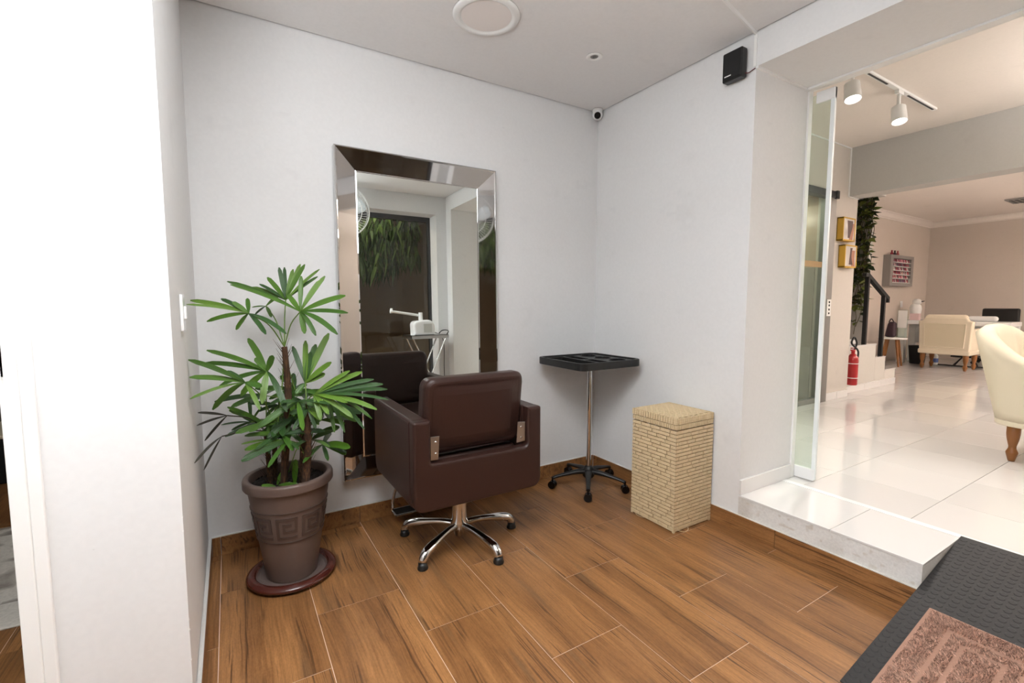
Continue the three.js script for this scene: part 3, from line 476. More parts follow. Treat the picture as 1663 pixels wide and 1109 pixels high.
// ---------------------------------------------------------------- potted lady palm
const FRONDS = [
  [0,[-2.137,1.056,0.368],[-2.077,1.213,0.448],0.03,[[-1.906,1.208,0.582],[-1.903,1.283,0.528],[-1.967,1.371,0.426],[-1.985,1.353,0.406],[-2.062,1.37,0.397],[-2.118,1.288,0.385],[-2.343,1.347,0.201],[-2.332,1.331,0.261],[-1.951,1.117,0.583],[-2.028,1.111,0.521],[-2.066,1.118,0.475]]],
  [0,[-2.137,1.056,0.368],[-2.118,1.264,0.3],0.026,[[-2.136,1.414,0.251],[-2.113,1.416,0.246],[-2.077,1.408,0.252],[-2.044,1.433,0.244],[-2.032,1.429,0.298],[-1.973,1.407,0.325],[-2.244,1.324,0.179],[-2.218,1.337,0.235],[-2.184,1.369,0.223],[-1.982,1.373,0.325],[-2.157,1.302,0.232]]],
  [0,[-2.137,1.056,0.368],[-2.275,1.209,0.528],0.026,[[-2.47,1.245,0.633],[-2.47,1.261,0.43],[-2.419,1.177,0.445],[-2.321,1.144,0.5],[-2.223,1.129,0.615],[-2.367,1.268,0.445],[-2.275,1.27,0.481],[-2.329,1.255,0.502],[-2.154,1.13,0.647]]],
  [0,[-2.137,1.056,0.368],[-2.194,1.236,0.21],0.022,[[-2.178,1.186,0.283],[-2.25,1.231,0.189],[-2.24,1.197,0.2],[-2.13,1.291,0.183]]],
  [0,[-2.221,0.679,0.342],[-2.215,0.965,0.47],0.03,[[-2.429,1.053,0.328],[-2.437,1.0,0.329],[-2.39,0.905,0.382],[-2.315,0.863,0.428],[-2.242,0.841,0.533],[-2.157,0.807,0.581],[-2.276,1.099,0.352],[-2.193,1.032,0.482],[-2.256,1.02,0.429]]],
  [0,[-2.186,0.696,0.314],[-2.299,0.934,0.528],0.03,[[-2.47,1.052,0.69],[-2.47,0.989,0.682],[-2.47,0.917,0.708],[-2.415,0.824,0.465],[-2.255,0.834,0.609],[-2.243,0.917,0.568],[-2.358,0.977,0.458]]],
  [0,[-2.071,0.792,0.492],[-2.066,0.897,0.438],0.034,[[-2.054,1.083,0.4],[-2.035,1.033,0.412],[-2.011,1.064,0.396],[-1.953,1.112,0.393],[-1.962,0.988,0.484],[-2.103,1.056,0.352],[-1.985,0.934,0.453],[-2.109,0.855,0.458]]],
  [0,[-2.071,0.792,0.492],[-2.049,0.863,0.557],0.028,[[-1.91,0.961,0.606],[-1.862,0.954,0.62],[-1.82,0.922,0.647],[-1.785,0.9,0.663],[-1.785,0.847,0.749],[-1.831,0.807,0.728],[-1.918,0.773,0.678],[-1.938,0.838,0.673],[-2.007,0.791,0.643],[-2.035,0.766,0.622]]],
  [0,[-2.083,0.626,0.383],[-1.982,0.84,0.448],0.022,[[-1.866,0.71,0.652],[-1.937,0.694,0.6],[-1.972,0.69,0.56],[-1.818,0.737,0.594],[-1.885,0.807,0.553],[-1.742,0.86,0.578],[-2.014,0.739,0.484]]],
  [0,[-2.137,1.056,0.368],[-2.102,0.86,0.373],0.026,[[-2.257,0.869,0.303],[-2.205,0.823,0.343],[-2.178,0.77,0.372],[-2.128,0.781,0.374],[-2.009,0.845,0.458],[-2.154,0.919,0.305],[-2.101,0.928,0.313]]],
  [0,[-2.221,0.679,0.342],[-2.218,0.72,0.409],0.026,[[-2.366,0.798,0.303],[-2.36,0.782,0.296],[-2.315,0.699,0.353],[-2.22,0.608,0.447],[-2.328,0.772,0.331]]],
  [0,[-2.186,0.696,0.314],[-2.276,0.71,0.258],0.02,[[-2.394,0.704,0.22],[-2.355,0.677,0.237],[-2.318,0.742,0.207],[-2.279,0.824,0.173],[-2.232,0.779,0.272]]],
  [0,[-2.186,0.696,0.314],[-2.166,0.782,0.294],0.028,[[-2.287,0.795,0.245],[-2.25,0.757,0.265],[-2.202,0.67,0.316],[-2.102,0.692,0.346],[-2.144,0.833,0.303],[-2.072,0.803,0.341],[-2.217,0.731,0.268]]],
  [0,[-2.071,0.792,0.492],[-2.069,0.796,0.516],0.026,[[-2.135,0.725,0.564],[-2.029,0.755,0.583],[-2.113,0.726,0.534],[-2.047,0.715,0.561],[-2.141,0.782,0.505],[-1.994,0.787,0.569]]],
  [0,[-2.083,0.626,0.383],[-2.109,0.761,0.425],0.024,[[-2.191,0.725,0.435],[-2.152,0.688,0.466],[-2.172,0.778,0.363],[-2.064,0.712,0.457]]],
  [0,[-2.221,0.679,0.342],[-2.209,0.664,0.444],0.02,[[-2.321,0.655,0.414],[-2.222,0.614,0.479],[-2.148,0.693,0.452]]],
  [0,[-2.137,1.056,0.368],[-2.193,0.67,0.453],0.022,[[-2.165,0.629,0.528],[-2.173,0.698,0.458]]],
  [1,[-2.221,0.679,0.342],[-2.366,0.785,0.419],0.013,[[-2.469,0.802,0.38],[-2.47,0.767,0.465],[-2.45,0.684,0.394]]],
  [1,[-2.221,0.679,0.342],[-2.389,0.699,0.414],0.012,[[-2.47,0.679,0.679],[-2.457,0.571,0.427]]]
];
const STEMS = [[[-2.172,0.452,0.452],[-2.145,0.715,0.42],[-2.133,0.848,0.402],[-2.137,1.056,0.368]],[[-2.092,0.477,0.51],[-2.073,0.642,0.505],[-2.071,0.792,0.492]],[[-2.216,0.454,0.366],[-2.219,0.58,0.34],[-2.225,0.688,0.338]],[[-2.195,0.478,0.33],[-2.189,0.612,0.32],[-2.186,0.696,0.314]],[[-2.096,0.458,0.416],[-2.083,0.607,0.397],[-2.081,0.668,0.38]]];

{
  const cx = -2.14, cz = 0.365;
  const sc = thing('plant_saucer', 'oval reddish brown plastic saucer under the palm pot', 'saucer', [cx, 0, cz]);
  part(sc, 'dish', lathe([[0, 0.004], [0.15, 0.004], [0.168, 0.006], [0.186, 0.014], [0.19, 0.022], [0.186, 0.030], [0.172, 0.038], [0.160, 0.040], [0.152, 0.034], [0.146, 0.016], [0, 0.012]], cx, 0, cz, 48), MAT.saucer);
  part(sc, 'dusty_bowl', lathe([[0, 0.0145], [0.140, 0.0165], [0.149, 0.024]], cx, 0, cz, 40), M({ color: 0x5c4d48, roughness: 0.95, bumpMap: rollTex, bumpScale: 0.003 }));
  const t = thing('potted_palm', 'lady palm with fan leaves in a brown pot with a Greek key band', 'potted plant', [cx, 0.0125, cz]);
  const rad = y => 0.106 + (y - 0.02) / 0.415 * 0.064;
  const pot = part(t, 'pot', lathe([[0, 0.013], [0.100, 0.013], [0.106, 0.020], [rad(0.2), 0.2], [rad(0.43), 0.43], [0.172, 0.436], [0.183, 0.438], [0.187, 0.444], [0.187, 0.470], [0.184, 0.478], [0.178, 0.481], [0.166, 0.481], [0.160, 0.477], [0.158, 0.45], [0.155, 0.38]], cx, 0, cz, 64), MAT.potBrown);
  part(t, 'soil', (() => { const g = new THREE.CircleGeometry(0.158, 40).rotateX(-Math.PI / 2), q = new THREE.PlaneGeometry(0.3, 0.3, 30, 30).rotateX(-Math.PI / 2), p = q.attributes.position; for (let i = 0; i < p.count; i++) { const x = p.getX(i), z = p.getZ(i), d = Math.hypot(x, z); const k = d > 0.155 ? 0.155 / d : 1; p.setXYZ(i, x * k, 0.012 * noise(x * 60 + 9, z * 60 + 9, 6) + 0.008 * noise(x * 160 + 9, z * 160 + 9, 7), z * k); } q.computeVertexNormals(); return merge([g, q]).translate(cx, 0.432, cz); })(), MAT.soil);
  // relief: Greek key spirals between two rings
  const strip = (a0, a1, y0, y1) => { const n = Math.max(2, Math.ceil(Math.abs(a1 - a0) / 0.07)), P = [], h = 0.0038; const at = (a, y, o) => { const r = rad(y) + o; return [cx + Math.cos(a) * r, y, cz + Math.sin(a) * r]; }; const q = (a, b, c, d) => P.push(...a, ...b, ...c, ...a, ...c, ...d); for (let i = 0; i < n; i++) { const A = a0 + (a1 - a0) * i / n, B = a0 + (a1 - a0) * (i + 1) / n; q(at(A, y0, h), at(A, y1, h), at(B, y1, h), at(B, y0, h)); q(at(A, y1, h), at(A, y1, -0.001), at(B, y1, -0.001), at(B, y1, h)); q(at(A, y0, -0.001), at(A, y0, h), at(B, y0, h), at(B, y0, -0.001)); } for (const A of [a0, a1]) q(at(A, y0, -0.001), at(A, y1, -0.001), at(A, y1, h), at(A, y0, h)); const g = new THREE.BufferGeometry(); g.setAttribute('position', new THREE.Float32BufferAttribute(P, 3)); g.computeVertexNormals(); return g; };
  part(t, 'relief_ring', strip(0, Math.PI * 2, 0.350, 0.356), M({ color: 0x4d3e38, roughness: 0.32 }), pot); part(t, 'relief_ring', strip(0, Math.PI * 2, 0.212, 0.218), M({ color: 0x4d3e38, roughness: 0.32 }), pot);
  const keyM = M({ color: 0x4d3e38, roughness: 0.32 });
  const path = [[4.6, 0], [0, 0], [0, 4.6], [4.6, 4.6], [4.6, 1.5], [1.6, 1.5], [1.6, 3.1], [3.1, 3.1]], N = 9, cell = Math.PI * 2 / N / 6.6, ch = 0.0185, lw = 0.36;
  for (let k = 0; k < N; k++) {
    const L = []; for (let i = 0; i < path.length - 1; i++) { const [xa, ya] = path[i], [xb, yb] = path[i + 1]; const u0 = Math.min(xa, xb) - lw, u1 = Math.max(xa, xb) + lw, v0 = Math.min(ya, yb) - lw, v1 = Math.max(ya, yb) + lw, b = Math.PI * 2 * (k + 0.12) / N; L.push(strip(b + (5 - u0) * cell, b + (5 - u1) * cell, 0.2385 + v0 * ch, 0.2385 + v1 * ch)); }
    part(t, 'greek_key', L, keyM, pot);
  }
  // leaves
  const ribTex = tex(128, 32, (u, v) => 128 + 110 * Math.cos(u * Math.PI * 12) + 20 * noise(u * 20, v * 20, 2), { srgb: false });
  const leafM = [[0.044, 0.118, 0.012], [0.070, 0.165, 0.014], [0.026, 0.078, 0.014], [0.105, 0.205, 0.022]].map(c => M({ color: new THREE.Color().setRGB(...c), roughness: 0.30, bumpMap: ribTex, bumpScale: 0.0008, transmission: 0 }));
  const deadM = M({ color: 0x39352c, roughness: 0.7 }), stalkM = M({ color: 0x5d7a2a, roughness: 0.5 }), darkStalk = M({ color: 0x3b3326, roughness: 0.6 }), tipM = M({ color: 0xb99a63, roughness: 0.8 });
  const leaflet = (hub, tip, w, droop, roll) => {
    const A = V(...hub), B = V(...tip), D = B.clone().sub(A), L = D.length(), m = A.clone().lerp(B, 0.5); m.y += droop * L;
    const c = new THREE.QuadraticBezierCurve3(A, m, B), n = 9, P = [], U = [], I = [];
    for (let i = 0; i <= n; i++) {
      const s = i / n, o = c.getPoint(s), tg = c.getTangent(s), side = new THREE.Vector3().crossVectors(tg, V(-0.10, 0.62, 0.75)); if (side.length() < 0.05) side.set(1, 0, 0); side.normalize().applyAxisAngle(tg, roll);
      const nn = new THREE.Vector3().crossVectors(side, tg).normalize();
      const ww = w / 2 * (s < 0.55 ? 0.22 + 0.78 * Math.sin(s / 0.55 * Math.PI / 2) : s < 0.86 ? 1 - 0.12 * (s - 0.55) / 0.31 : 0.88 - 0.62 * ((s - 0.86) / 0.14) ** 1.6);
      for (const q of [-1, -0.5, 0, 0.5, 1]) { const p = o.clone().addScaledVector(side, q * ww).addScaledVector(nn, -(1 - Math.abs(q)) * ww * 0.24); P.push(p.x, p.y, p.z); U.push((q + 1) / 2, s); }
    }
    for (let i = 0; i < n; i++) for (let q = 0; q < 4; q++) { const a = i * 5 + q; I.push(a, a + 5, a + 1, a + 1, a + 5, a + 6); }
    const g = new THREE.BufferGeometry(); g.setAttribute('position', new THREE.Float32BufferAttribute(P, 3)); g.setAttribute('uv', new THREE.Float32BufferAttribute(U, 2)); g.setIndex(I); g.computeVertexNormals(); return g;
  };
  let kk = 0;
  for (const [dead, crown, hub, w, tips] of FRONDS) {
    const m = [(crown[0] * 0.55 + hub[0] * 0.45), crown[1] * 0.4 + hub[1] * 0.6 + 0.01, crown[2] * 0.55 + hub[2] * 0.45];
    const f = part(t, dead ? 'dry_frond' : 'frond', tube([crown, m, hub], 0.0026, 14, 6), dead ? darkStalk : stalkM);
    tips.forEach((tip, i) => { const down = clamp((hub[1] - tip[1]) / 0.15, -0.3, 1); part(t, dead ? 'dry_leaflet' : 'leaflet', leaflet(hub, tip, w * (0.64 + 0.28 * hash(kk, i, 3)), dead ? 0.06 : 0.07 + 0.14 * Math.max(0, down), (hash(kk, i, 4) - 0.5) * 0.9), dead ? deadM : leafM[Math.floor(hash(kk, i, 9) * 3.99)], f); });
    kk++;
  }
  // darker inner fronds low among the stems
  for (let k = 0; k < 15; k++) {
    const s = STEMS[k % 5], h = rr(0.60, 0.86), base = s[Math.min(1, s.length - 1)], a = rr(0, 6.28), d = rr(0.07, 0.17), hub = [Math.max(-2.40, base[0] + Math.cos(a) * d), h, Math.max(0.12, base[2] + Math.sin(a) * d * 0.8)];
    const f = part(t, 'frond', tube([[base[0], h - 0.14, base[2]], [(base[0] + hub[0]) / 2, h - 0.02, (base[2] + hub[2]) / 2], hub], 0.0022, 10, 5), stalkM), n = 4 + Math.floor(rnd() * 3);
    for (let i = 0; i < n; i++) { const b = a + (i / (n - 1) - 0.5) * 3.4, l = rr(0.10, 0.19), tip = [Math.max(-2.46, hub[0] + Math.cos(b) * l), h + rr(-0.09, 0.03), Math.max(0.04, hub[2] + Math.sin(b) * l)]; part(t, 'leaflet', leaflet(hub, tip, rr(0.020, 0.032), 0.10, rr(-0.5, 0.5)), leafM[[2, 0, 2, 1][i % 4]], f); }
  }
  const barkTex = tex(64, 256, (u, v) => mix([40, 26, 17], [112, 76, 46], noise(u * 10, v * 26, 71, 0) * 0.6 + noise(u * 22, v * 60, 72) * 0.4), {});
  const bark = M({ map: barkTex, roughness: 0.95, bumpMap: rollTex, bumpScale: 0.004 });
  STEMS.forEach((s, i) => {
    const pts = [[s[0][0], 0.43, s[0][2]], ...s.slice(1)];
    const st = part(t, 'stem', sweep(pts, i < 2 ? [0.014, 0.017, 0.015, 0.012] : [0.011, 0.011, 0.009], 24, 10), bark);
    const fib = []; for (let q = 0; q < (i < 2 ? 70 : 26); q++) { const u = rnd(), c = new THREE.CatmullRomCurve3(pts.map(p => V(...p))), o = c.getPoint(u), a = rnd() * 6.28, l = rr(0.02, 0.07); fib.push(rod([o.x + Math.cos(a) * 0.010, o.y, o.z + Math.sin(a) * 0.010], [o.x + Math.cos(a) * (0.012 + l * 0.55), o.y + l, o.z + Math.sin(a) * (0.012 + l * 0.55)], 0.0013, 0.0004, 5)); }
    part(t, 'fibres', fib, bark, st).userData.kind = 'stuff';
  });
  // shoots at soil level
  for (const [tip, b, w] of [[[-2.255, 0.475, 0.46], [-2.20, 0.455, 0.44], 0.02], [[-2.115, 0.462, 0.50], [-2.19, 0.463, 0.455], 0.018], [[-2.165, 0.52, 0.44], [-2.195, 0.46, 0.44], 0.02], [[-2.118, 0.56, 0.44], [-2.125, 0.44, 0.44], 0.026]]) part(t, 'young_leaf', leaflet(b, tip, w, 0.1, 0.4), leafM[1]);
}

// ---------------------------------------------------------------- rubber mat and bath rug on the ramp
{
  const ang = Math.atan(0.19), px = -0.665, L = 1.105, W = 0.432;
  const t = thing('rubber_mat', 'black rubber mat with raised coin studs lying on the ramp', 'mat', [px, 0.001, 1.986], { local: true }); t.rotation.z = ang;
  part(t, 'sheet', rbox(0, L, 0, 0.004, 0, W, 0.0015, 1), MAT.rubber);
  const g = new THREE.CylinderGeometry(0.0100, 0.0122, 0.0014, 14), nx = Math.floor(L / 0.031), nz = Math.floor(W / 0.031), im = new THREE.InstancedMesh(g, MAT.rubber, nx * nz), m = new THREE.Matrix4();
  for (let i = 0; i < nx; i++) for (let j = 0; j < nz; j++) im.setMatrixAt(i * nz + j, m.makeTranslation(0.02 + i * 0.031, 0.0046, 0.018 + j * 0.031));
  im.name = 'coin_studs'; im.castShadow = im.receiveShadow = true; im.userData.kind = 'stuff'; t.add(im);

  const q = thing('bath_rug', 'brown terry bath rug with bordered panels lying on the black mat', 'rug', [-0.775, -0.0115, 2.052], { local: true }); q.rotation.z = ang;
  q.position.set(-0.14 - 0.60 * Math.cos(ang), 0.0985 + 0.0075 - 0.60 * Math.sin(ang), 2.052);
  const RL = 0.60, RW = 0.355, rm = M({ color: 0xa5806e, roughness: 0.95, sheen: 0.4, bumpMap: weave, bumpScale: 0.001 });
  part(q, 'base_cloth', rbox(0, RL, 0, 0.007, 0, RW, 0.003, 1), rm);
  const edge = (x, z) => Math.min(x, RL - x, z, RW - z), piled = d => (d > 0.013 && d < 0.073) || (d > 0.089 && d < 0.120) || d > 0.136;
  const tuft = new THREE.ConeGeometry(0.0029, 0.015, 4), N = 17000, tm = new THREE.InstancedMesh(tuft, M({ color: 0xffffff, roughness: 0.95, sheen: 0.3 }), N), o = new THREE.Object3D(), col = new THREE.Color(); let n = 0;
  while (n < N) {
    const x = rnd() * RL, z = rnd() * RW, d = edge(x, z); if (!piled(d)) continue;
    o.position.set(x, 0.0095, z); const k = noise(x * 26, z * 26, 91) * 1.2, a = noise(x * 40, z * 40, 92) * 12; o.rotation.set(Math.sin(a) * (0.2 + k * 0.45), rnd() * 6, Math.cos(a) * (0.2 + k * 0.45)); o.scale.set(1, rr(0.7, 1.15), 1); o.updateMatrix(); tm.setMatrixAt(n, o.matrix);
    const s = rr(0.4, 1.5); tm.setColorAt(n, col.setRGB(0.52 * s, 0.32 * s, 0.24 * s)); n++;
  }
  tm.name = 'terry_pile'; tm.castShadow = tm.receiveShadow = true; tm.userData.kind = 'stuff'; q.add(tm);
}
// ---------------------------------------------------------------- ceiling and wall fittings of the front room
{
  const t = thing('ceiling_speaker', 'large round white flush disc on the front room ceiling', 'ceiling disc', [-1.235, CEIL, 0.60]);
  part(t, 'outer_ring', lathe([[0.118, 0], [0.160, 0], [0.160, -0.006], [0.152, -0.013], [0.136, -0.016], [0.128, -0.013], [0.124, -0.008], [0.118, -0.008]], -1.235, CEIL, 0.60, 56), MAT.white);
  part(t, 'cover', lathe([[0, -0.009], [0.118, -0.009], [0.124, -0.006], [0.118, -0.001], [0, -0.001]], -1.235, CEIL, 0.60, 48), M({ color: 0xefe8e4, roughness: 0.6 }));
  const d = thing('recessed_downlight', 'small round recessed downlight, switched off, on the front room ceiling', 'downlight', [-0.546, CEIL, 0.58]);
  part(d, 'bezel', lathe([[0.022, 0.0], [0.045, 0.0], [0.045, -0.003], [0.040, -0.006], [0.032, -0.007], [0.026, -0.004], [0.022, 0.006]], -0.546, CEIL - 0.0005, 0.58, 36), MAT.white);
  part(d, 'lens', [lathe([[0, -0.002], [0.012, -0.003], [0.022, -0.001]], -0.546, CEIL, 0.58, 24), new THREE.TorusGeometry(0.009, 0.002, 6, 20).rotateX(Math.PI / 2).translate(-0.546, CEIL - 0.004, 0.58)], MAT.alu);
  const c = thing('security_camera', 'small white dome security camera in the ceiling corner', 'camera', [-0.052, CEIL - 0.001, 0.052]);
  part(c, 'mount', lathe([[0, 0], [0.036, 0], [0.036, -0.010], [0.033, -0.014], [0, -0.014]], -0.052, CEIL - 0.001, 0.052, 28), MAT.white);
  const dir = V(-0.60, -0.42, 0.68).normalize(), e = V(-0.055, CEIL - 0.040, 0.056), eg = [new THREE.SphereGeometry(0.035, 28, 20).translate(e.x, e.y, e.z), cyl(0.032, 0.034, 0.03, -0.053, CEIL - 0.041, 0.053, 24)];
  const body = part(c, 'housing', eg, MAT.white);
  const f = e.clone().addScaledVector(dir, 0.018), f2 = e.clone().addScaledVector(dir, 0.0365);
  part(c, 'lens_face', rod(f.toArray(), f2.toArray(), 0.0235, 0.0225, 28), MAT.blackGloss, body);
  const s = thing('wall_speaker', 'small black speaker box on the right wall near the ceiling', 'speaker', [0, 2.41, 1.105]);
  const b = part(s, 'cabinet', rbox(-0.062, -0.014, 2.405, 2.552, 1.040, 1.150, 0.008, 3), MAT.black);
  part(s, 'grille', rbox(-0.066, -0.060, 2.411, 2.546, 1.046, 1.144, 0.004), MAT.blackMatt, b);
  part(s, 'name_plate', box(-0.0672, -0.0655, 2.426, 2.431, 1.058, 1.094), MAT.white, b);
  part(s, 'bracket', rbox(-0.016, -0.0005, 2.43, 2.50, 1.085, 1.125, 0.003), MAT.blackMatt);
  part(s, 'wire', tube([[-0.03, 2.425, 1.148], [-0.018, 2.424, 1.162], [-0.008, 2.434, 1.176], [-0.003, 2.440, 1.188]], 0.0024, 14, 6), M({ color: 0x5a1a1e, roughness: 0.5 }));
  const w = thing('light_switch', 'white light switch plate on the left wall beside the palm', 'switch', [-2.4745, 1.22, 0.80]);
  const p = part(w, 'plate', rbox(-2.4748, -2.466, 1.160, 1.278, 0.76, 0.845, 0.003), MAT.whiteGloss);
  part(w, 'rocker', rbox(-2.4665, -2.459, 1.198, 1.240, 0.785, 0.820, 0.003), MAT.whiteGloss, p);
}
// ---------------------------------------------------------------- sliding glass door and its track
{
  const t = thing('sliding_glass_door', 'frameless sliding glass door pushed back behind the right wall', 'glass door', [0.555, HS, 0.85]);
  part(t, 'pane', box(0.551, 0.559, HS + 0.02, 2.42, 0.42, 1.3), MAT.glass);
  part(t, 'edge_profile', rbox(0.546, 0.564, HS + 0.012, 2.43, 1.290, 1.312, 0.002), MAT.glassEdge);
  part(t, 'bottom_clamp', rbox(0.543, 0.567, HS + 0.004, HS + 0.072, 1.19, 1.308, 0.003), MAT.whiteGloss);
  part(t, 'top_clamp', rbox(0.543, 0.567, 2.372, 2.432, 1.215, 1.312, 0.003), MAT.whiteGloss);
  const k = thing('door_track', 'white sliding door track under the lintel of the opening', 'track', [0.555, 2.43, 1.7]);
  part(k, 'rail', [box(0.536, 0.574, 2.455, 2.49, 0.42, 2.66), box(0.4752, 0.502, 2.438, 2.49, 1.203, 2.659), box(0.50, 0.538, 2.475, 2.49, 1.203, 2.659)], MAT.trim);
}
// ---------------------------------------------------------------- track lights
{
  const t = thing('track_rail', 'white ceiling track carrying two spotlights in the raised room', 'light track', [2.0, RC, 1.035]);
  part(t, 'rail', rbox(1.22, 2.80, RC - 0.018, RC, 1.018, 1.052, 0.003), MAT.white);
  part(t, 'slot', [box(1.58, 1.89, RC - 0.0195, RC - 0.017, 1.028, 1.042), box(2.25, 2.76, RC - 0.0195, RC - 0.017, 1.028, 1.042)], MAT.darkAlu);
  for (const [x, lab] of [[1.354, 'white spotlight on the ceiling track, the one nearer the lintel'], [2.098, 'white spotlight on the ceiling track, the one farther from the lintel']]) {
    const s = thing('track_spotlight', lab, 'spotlight', [x, RC - 0.018, 1.035], { group: 'track spotlights' });
    const dir = V(-0.20, -0.96, 0.18).normalize(), top = V(x, RC - 0.138, 1.035), bot = top.clone().addScaledVector(dir, 0.125);
    part(s, 'adapter', rbox(x - 0.045, x + 0.045, RC - 0.045, RC - 0.018, 1.02, 1.05, 0.003), MAT.white);
    part(s, 'stem', [cyl(0.012, 0.012, 0.10, x, RC - 0.145, 1.035, 14)], MAT.white);
    const can = new THREE.LatheGeometry([[0, 0], [0.040, 0], [0.046, 0.006], [0.050, 0.122], [0.047, 0.125], [0.045, 0.115], [0.040, 0.10], [0, 0.10]].map(a => new THREE.Vector2(...a)), 32);
    can.applyQuaternion(new THREE.Quaternion().setFromUnitVectors(V(0, 1, 0), dir)).translate(top.x, top.y, top.z);
    const h = part(s, 'can', can, MAT.white);
    const ln = top.clone().addScaledVector(dir, 0.108), dg = new THREE.CircleGeometry(0.044, 28).applyQuaternion(new THREE.Quaternion().setFromUnitVectors(V(0, 0, 1), dir)).translate(ln.x, ln.y, ln.z);
    part(s, 'lamp_face', dg, M({ color: 0xffffff, emissive: new THREE.Color().setRGB(1, 0.97, 0.93), emissiveIntensity: 9 }), h);
    const L = new THREE.SpotLight(new THREE.Color().setRGB(1, 0.93, 0.85), 5, 0, 0.75, 0.7, 2); L.position.copy(bot.clone().addScaledVector(dir, 0.02)); L.target.position.copy(bot.clone().addScaledVector(dir, 2)); L.castShadow = true; L.shadow.radius = 2; scene.add(L, L.target);
  }
}
// ---------------------------------------------------------------- glazed door in the raised room's side wall, pictures, stair
{
  const d = setting('door_1', 'grey aluminium glazed door in the raised room wall', 'door');
  part(d, 'header', rbox(2.04, 3.053, 2.321, 2.388, 0.14, 0.225, 0.004), MAT.darkAlu);
  part(d, 'header_end_cap', rbox(3.005, 3.055, 2.312, 2.393, 0.19, 0.24, 0.004), MAT.darkAlu);
  const jm = part(d, 'jamb', rbox(2.937, 3.053, HS, 2.321, 0.12, 0.215, 0.004), MAT.alu);
  const lk = part(d, 'lock_plate', rbox(2.957, 3.038, 1.115, 1.288, 0.215, 0.221, 0.002), MAT.white, jm);
  for (const y of [1.144, 1.183, 1.226, 1.26]) part(d, 'lock_slot', box(2.986, 3.010, y - 0.010, y + 0.010, 0.2205, 0.2225), MAT.blackMatt, lk);
  part(d, 'pane', box(2.04, 2.937, HS + 0.05, 2.321, 0.158, 0.164), MAT.glass);
  part(d, 'bottom_rail', rbox(2.04, 2.937, HS, HS + 0.05, 0.135, 0.19, 0.003), MAT.alu);
  part(d, 'tan_stripe', box(2.04, 2.937, 1.617, 1.675, 0.165, 0.167), M({ color: 0xb98a5a, roughness: 0.6 }));
  const lb = setting('wall_lobby', 'tan lobby walls seen through the glazed door', 'wall');
  const tan = paint(0.52, 0.38, 0.28);
  part(lb, 'face', [wuv(box(1.94, 3.4, HS, 3.05, -0.52, -0.4), 2.2), wuv(box(1.94, 2.04, HS, 3.05, -0.4, 0.04), 2.2), wuv(box(3.053, 3.15, HS, 3.05, -0.4, 0.04), 2.2), box(2.04, 3.053, 2.388, 2.45, -0.4, 0.04)], tan);
  part(lb, 'grey_panel', wuv(box(3.04, 3.053, HS, 1.63, -0.4, 0.04), 2.2), paint(0.30, 0.28, 0.25));
  const bt = thing('water_bottle', 'small blue plastic bottle on the floor behind the glazed door', 'bottle', [2.45, HS, 0.07]);
  part(bt, 'bottle_body', lathe([[0, 0], [0.036, 0], [0.040, 0.01], [0.040, 0.12], [0.032, 0.15], [0.014, 0.17], [0.014, 0.19], [0, 0.19]], 2.45, HS - 0.0105, 0.07, 18), M({ color: 0x5c86b8, roughness: 0.2, transmission: 0.4 }));
  part(bt, 'cap', cyl(0.016, 0.016, 0.018, 2.45, HS + 0.175, 0.07, 14), M({ color: 0x2d62b0, roughness: 0.4 }));

  const print = s => tex(96, 128, (u, v) => {                       // a long-haired figure on a pale ground
    const cx = 0.55 + 0.05 * Math.sin(v * 4 + s), hair = Math.abs(u - cx) < 0.17 + 0.09 * Math.sin(v * 3.1 + s) && v > 0.08 && v < 0.92, skin = Math.abs(u - cx - 0.2) < 0.17 && v < 0.8;
    return hair ? [50 + 30 * noise(u * 30, v * 6, s), 34, 28] : skin ? [168, 112, 84] : mix([226, 220, 214], [180, 172, 166], noise(u * 3, v * 3, s));
  });
  const pic = (x0, x1, y0, y1, s, lab) => {
    const t = thing('picture', lab, 'picture', [(x0 + x1) / 2, y0, 0.19], { group: 'pictures on the raised room wall' });
    part(t, 'box_frame', [rbox(x0, x1, y0, y0 + 0.014, 0.191, 0.255, 0.002, 1), rbox(x0, x1, y1 - 0.014, y1, 0.191, 0.255, 0.002, 1), rbox(x0, x0 + 0.014, y0, y1, 0.191, 0.255, 0.002, 1), rbox(x1 - 0.014, x1, y0, y1, 0.191, 0.255, 0.002, 1), box(x0, x1, y0, y1, 0.191, 0.198)], MAT.yellow);
    part(t, 'print', new THREE.PlaneGeometry(x1 - x0 - 0.028, y1 - y0 - 0.028).translate((x0 + x1) / 2, (y0 + y1) / 2, 0.250), M({ map: print(s), roughness: 0.5 }));
  };
  pic(3.130, 3.391, 1.901, 2.142, 5, 'upper yellow box-framed photo of a long-haired figure'); pic(3.198, 3.459, 1.626, 1.863, 9, 'lower yellow box-framed photo of a long-haired figure');

  const st = setting('stair', 'short beige stair rising behind the picture wall', 'stair');
  const sm = paint(0.70, 0.67, 0.62), steps = [[3.566, 4.475, 0.751], [4.477, 4.761, 0.581], [4.763, 5.07, 0.409]];
  for (const [a, b, y] of steps) { const k = part(st, 'step_block', wuv(box(a, b, HS, y - 0.012, -0.99, 0.1), 2.2), sm); part(st, 'tread_tile', rbox(a, b + 0.01, y - 0.012, y, -0.99, 0.105, 0.002, 1), MAT.tile, k); }
  for (const [a, b] of [[3.566, 4.20], [4.202, 4.64], [4.642, 5.07]]) part(st, 'skirting_tile', rbox(a, b, HS, HS + 0.08, 0.1, 0.112, 0.002, 1), MAT.tile);
  const hr = thing('handrail', 'black square-tube handrail with two posts on the stair', 'handrail', [4.24, 0.751, 0.06]);
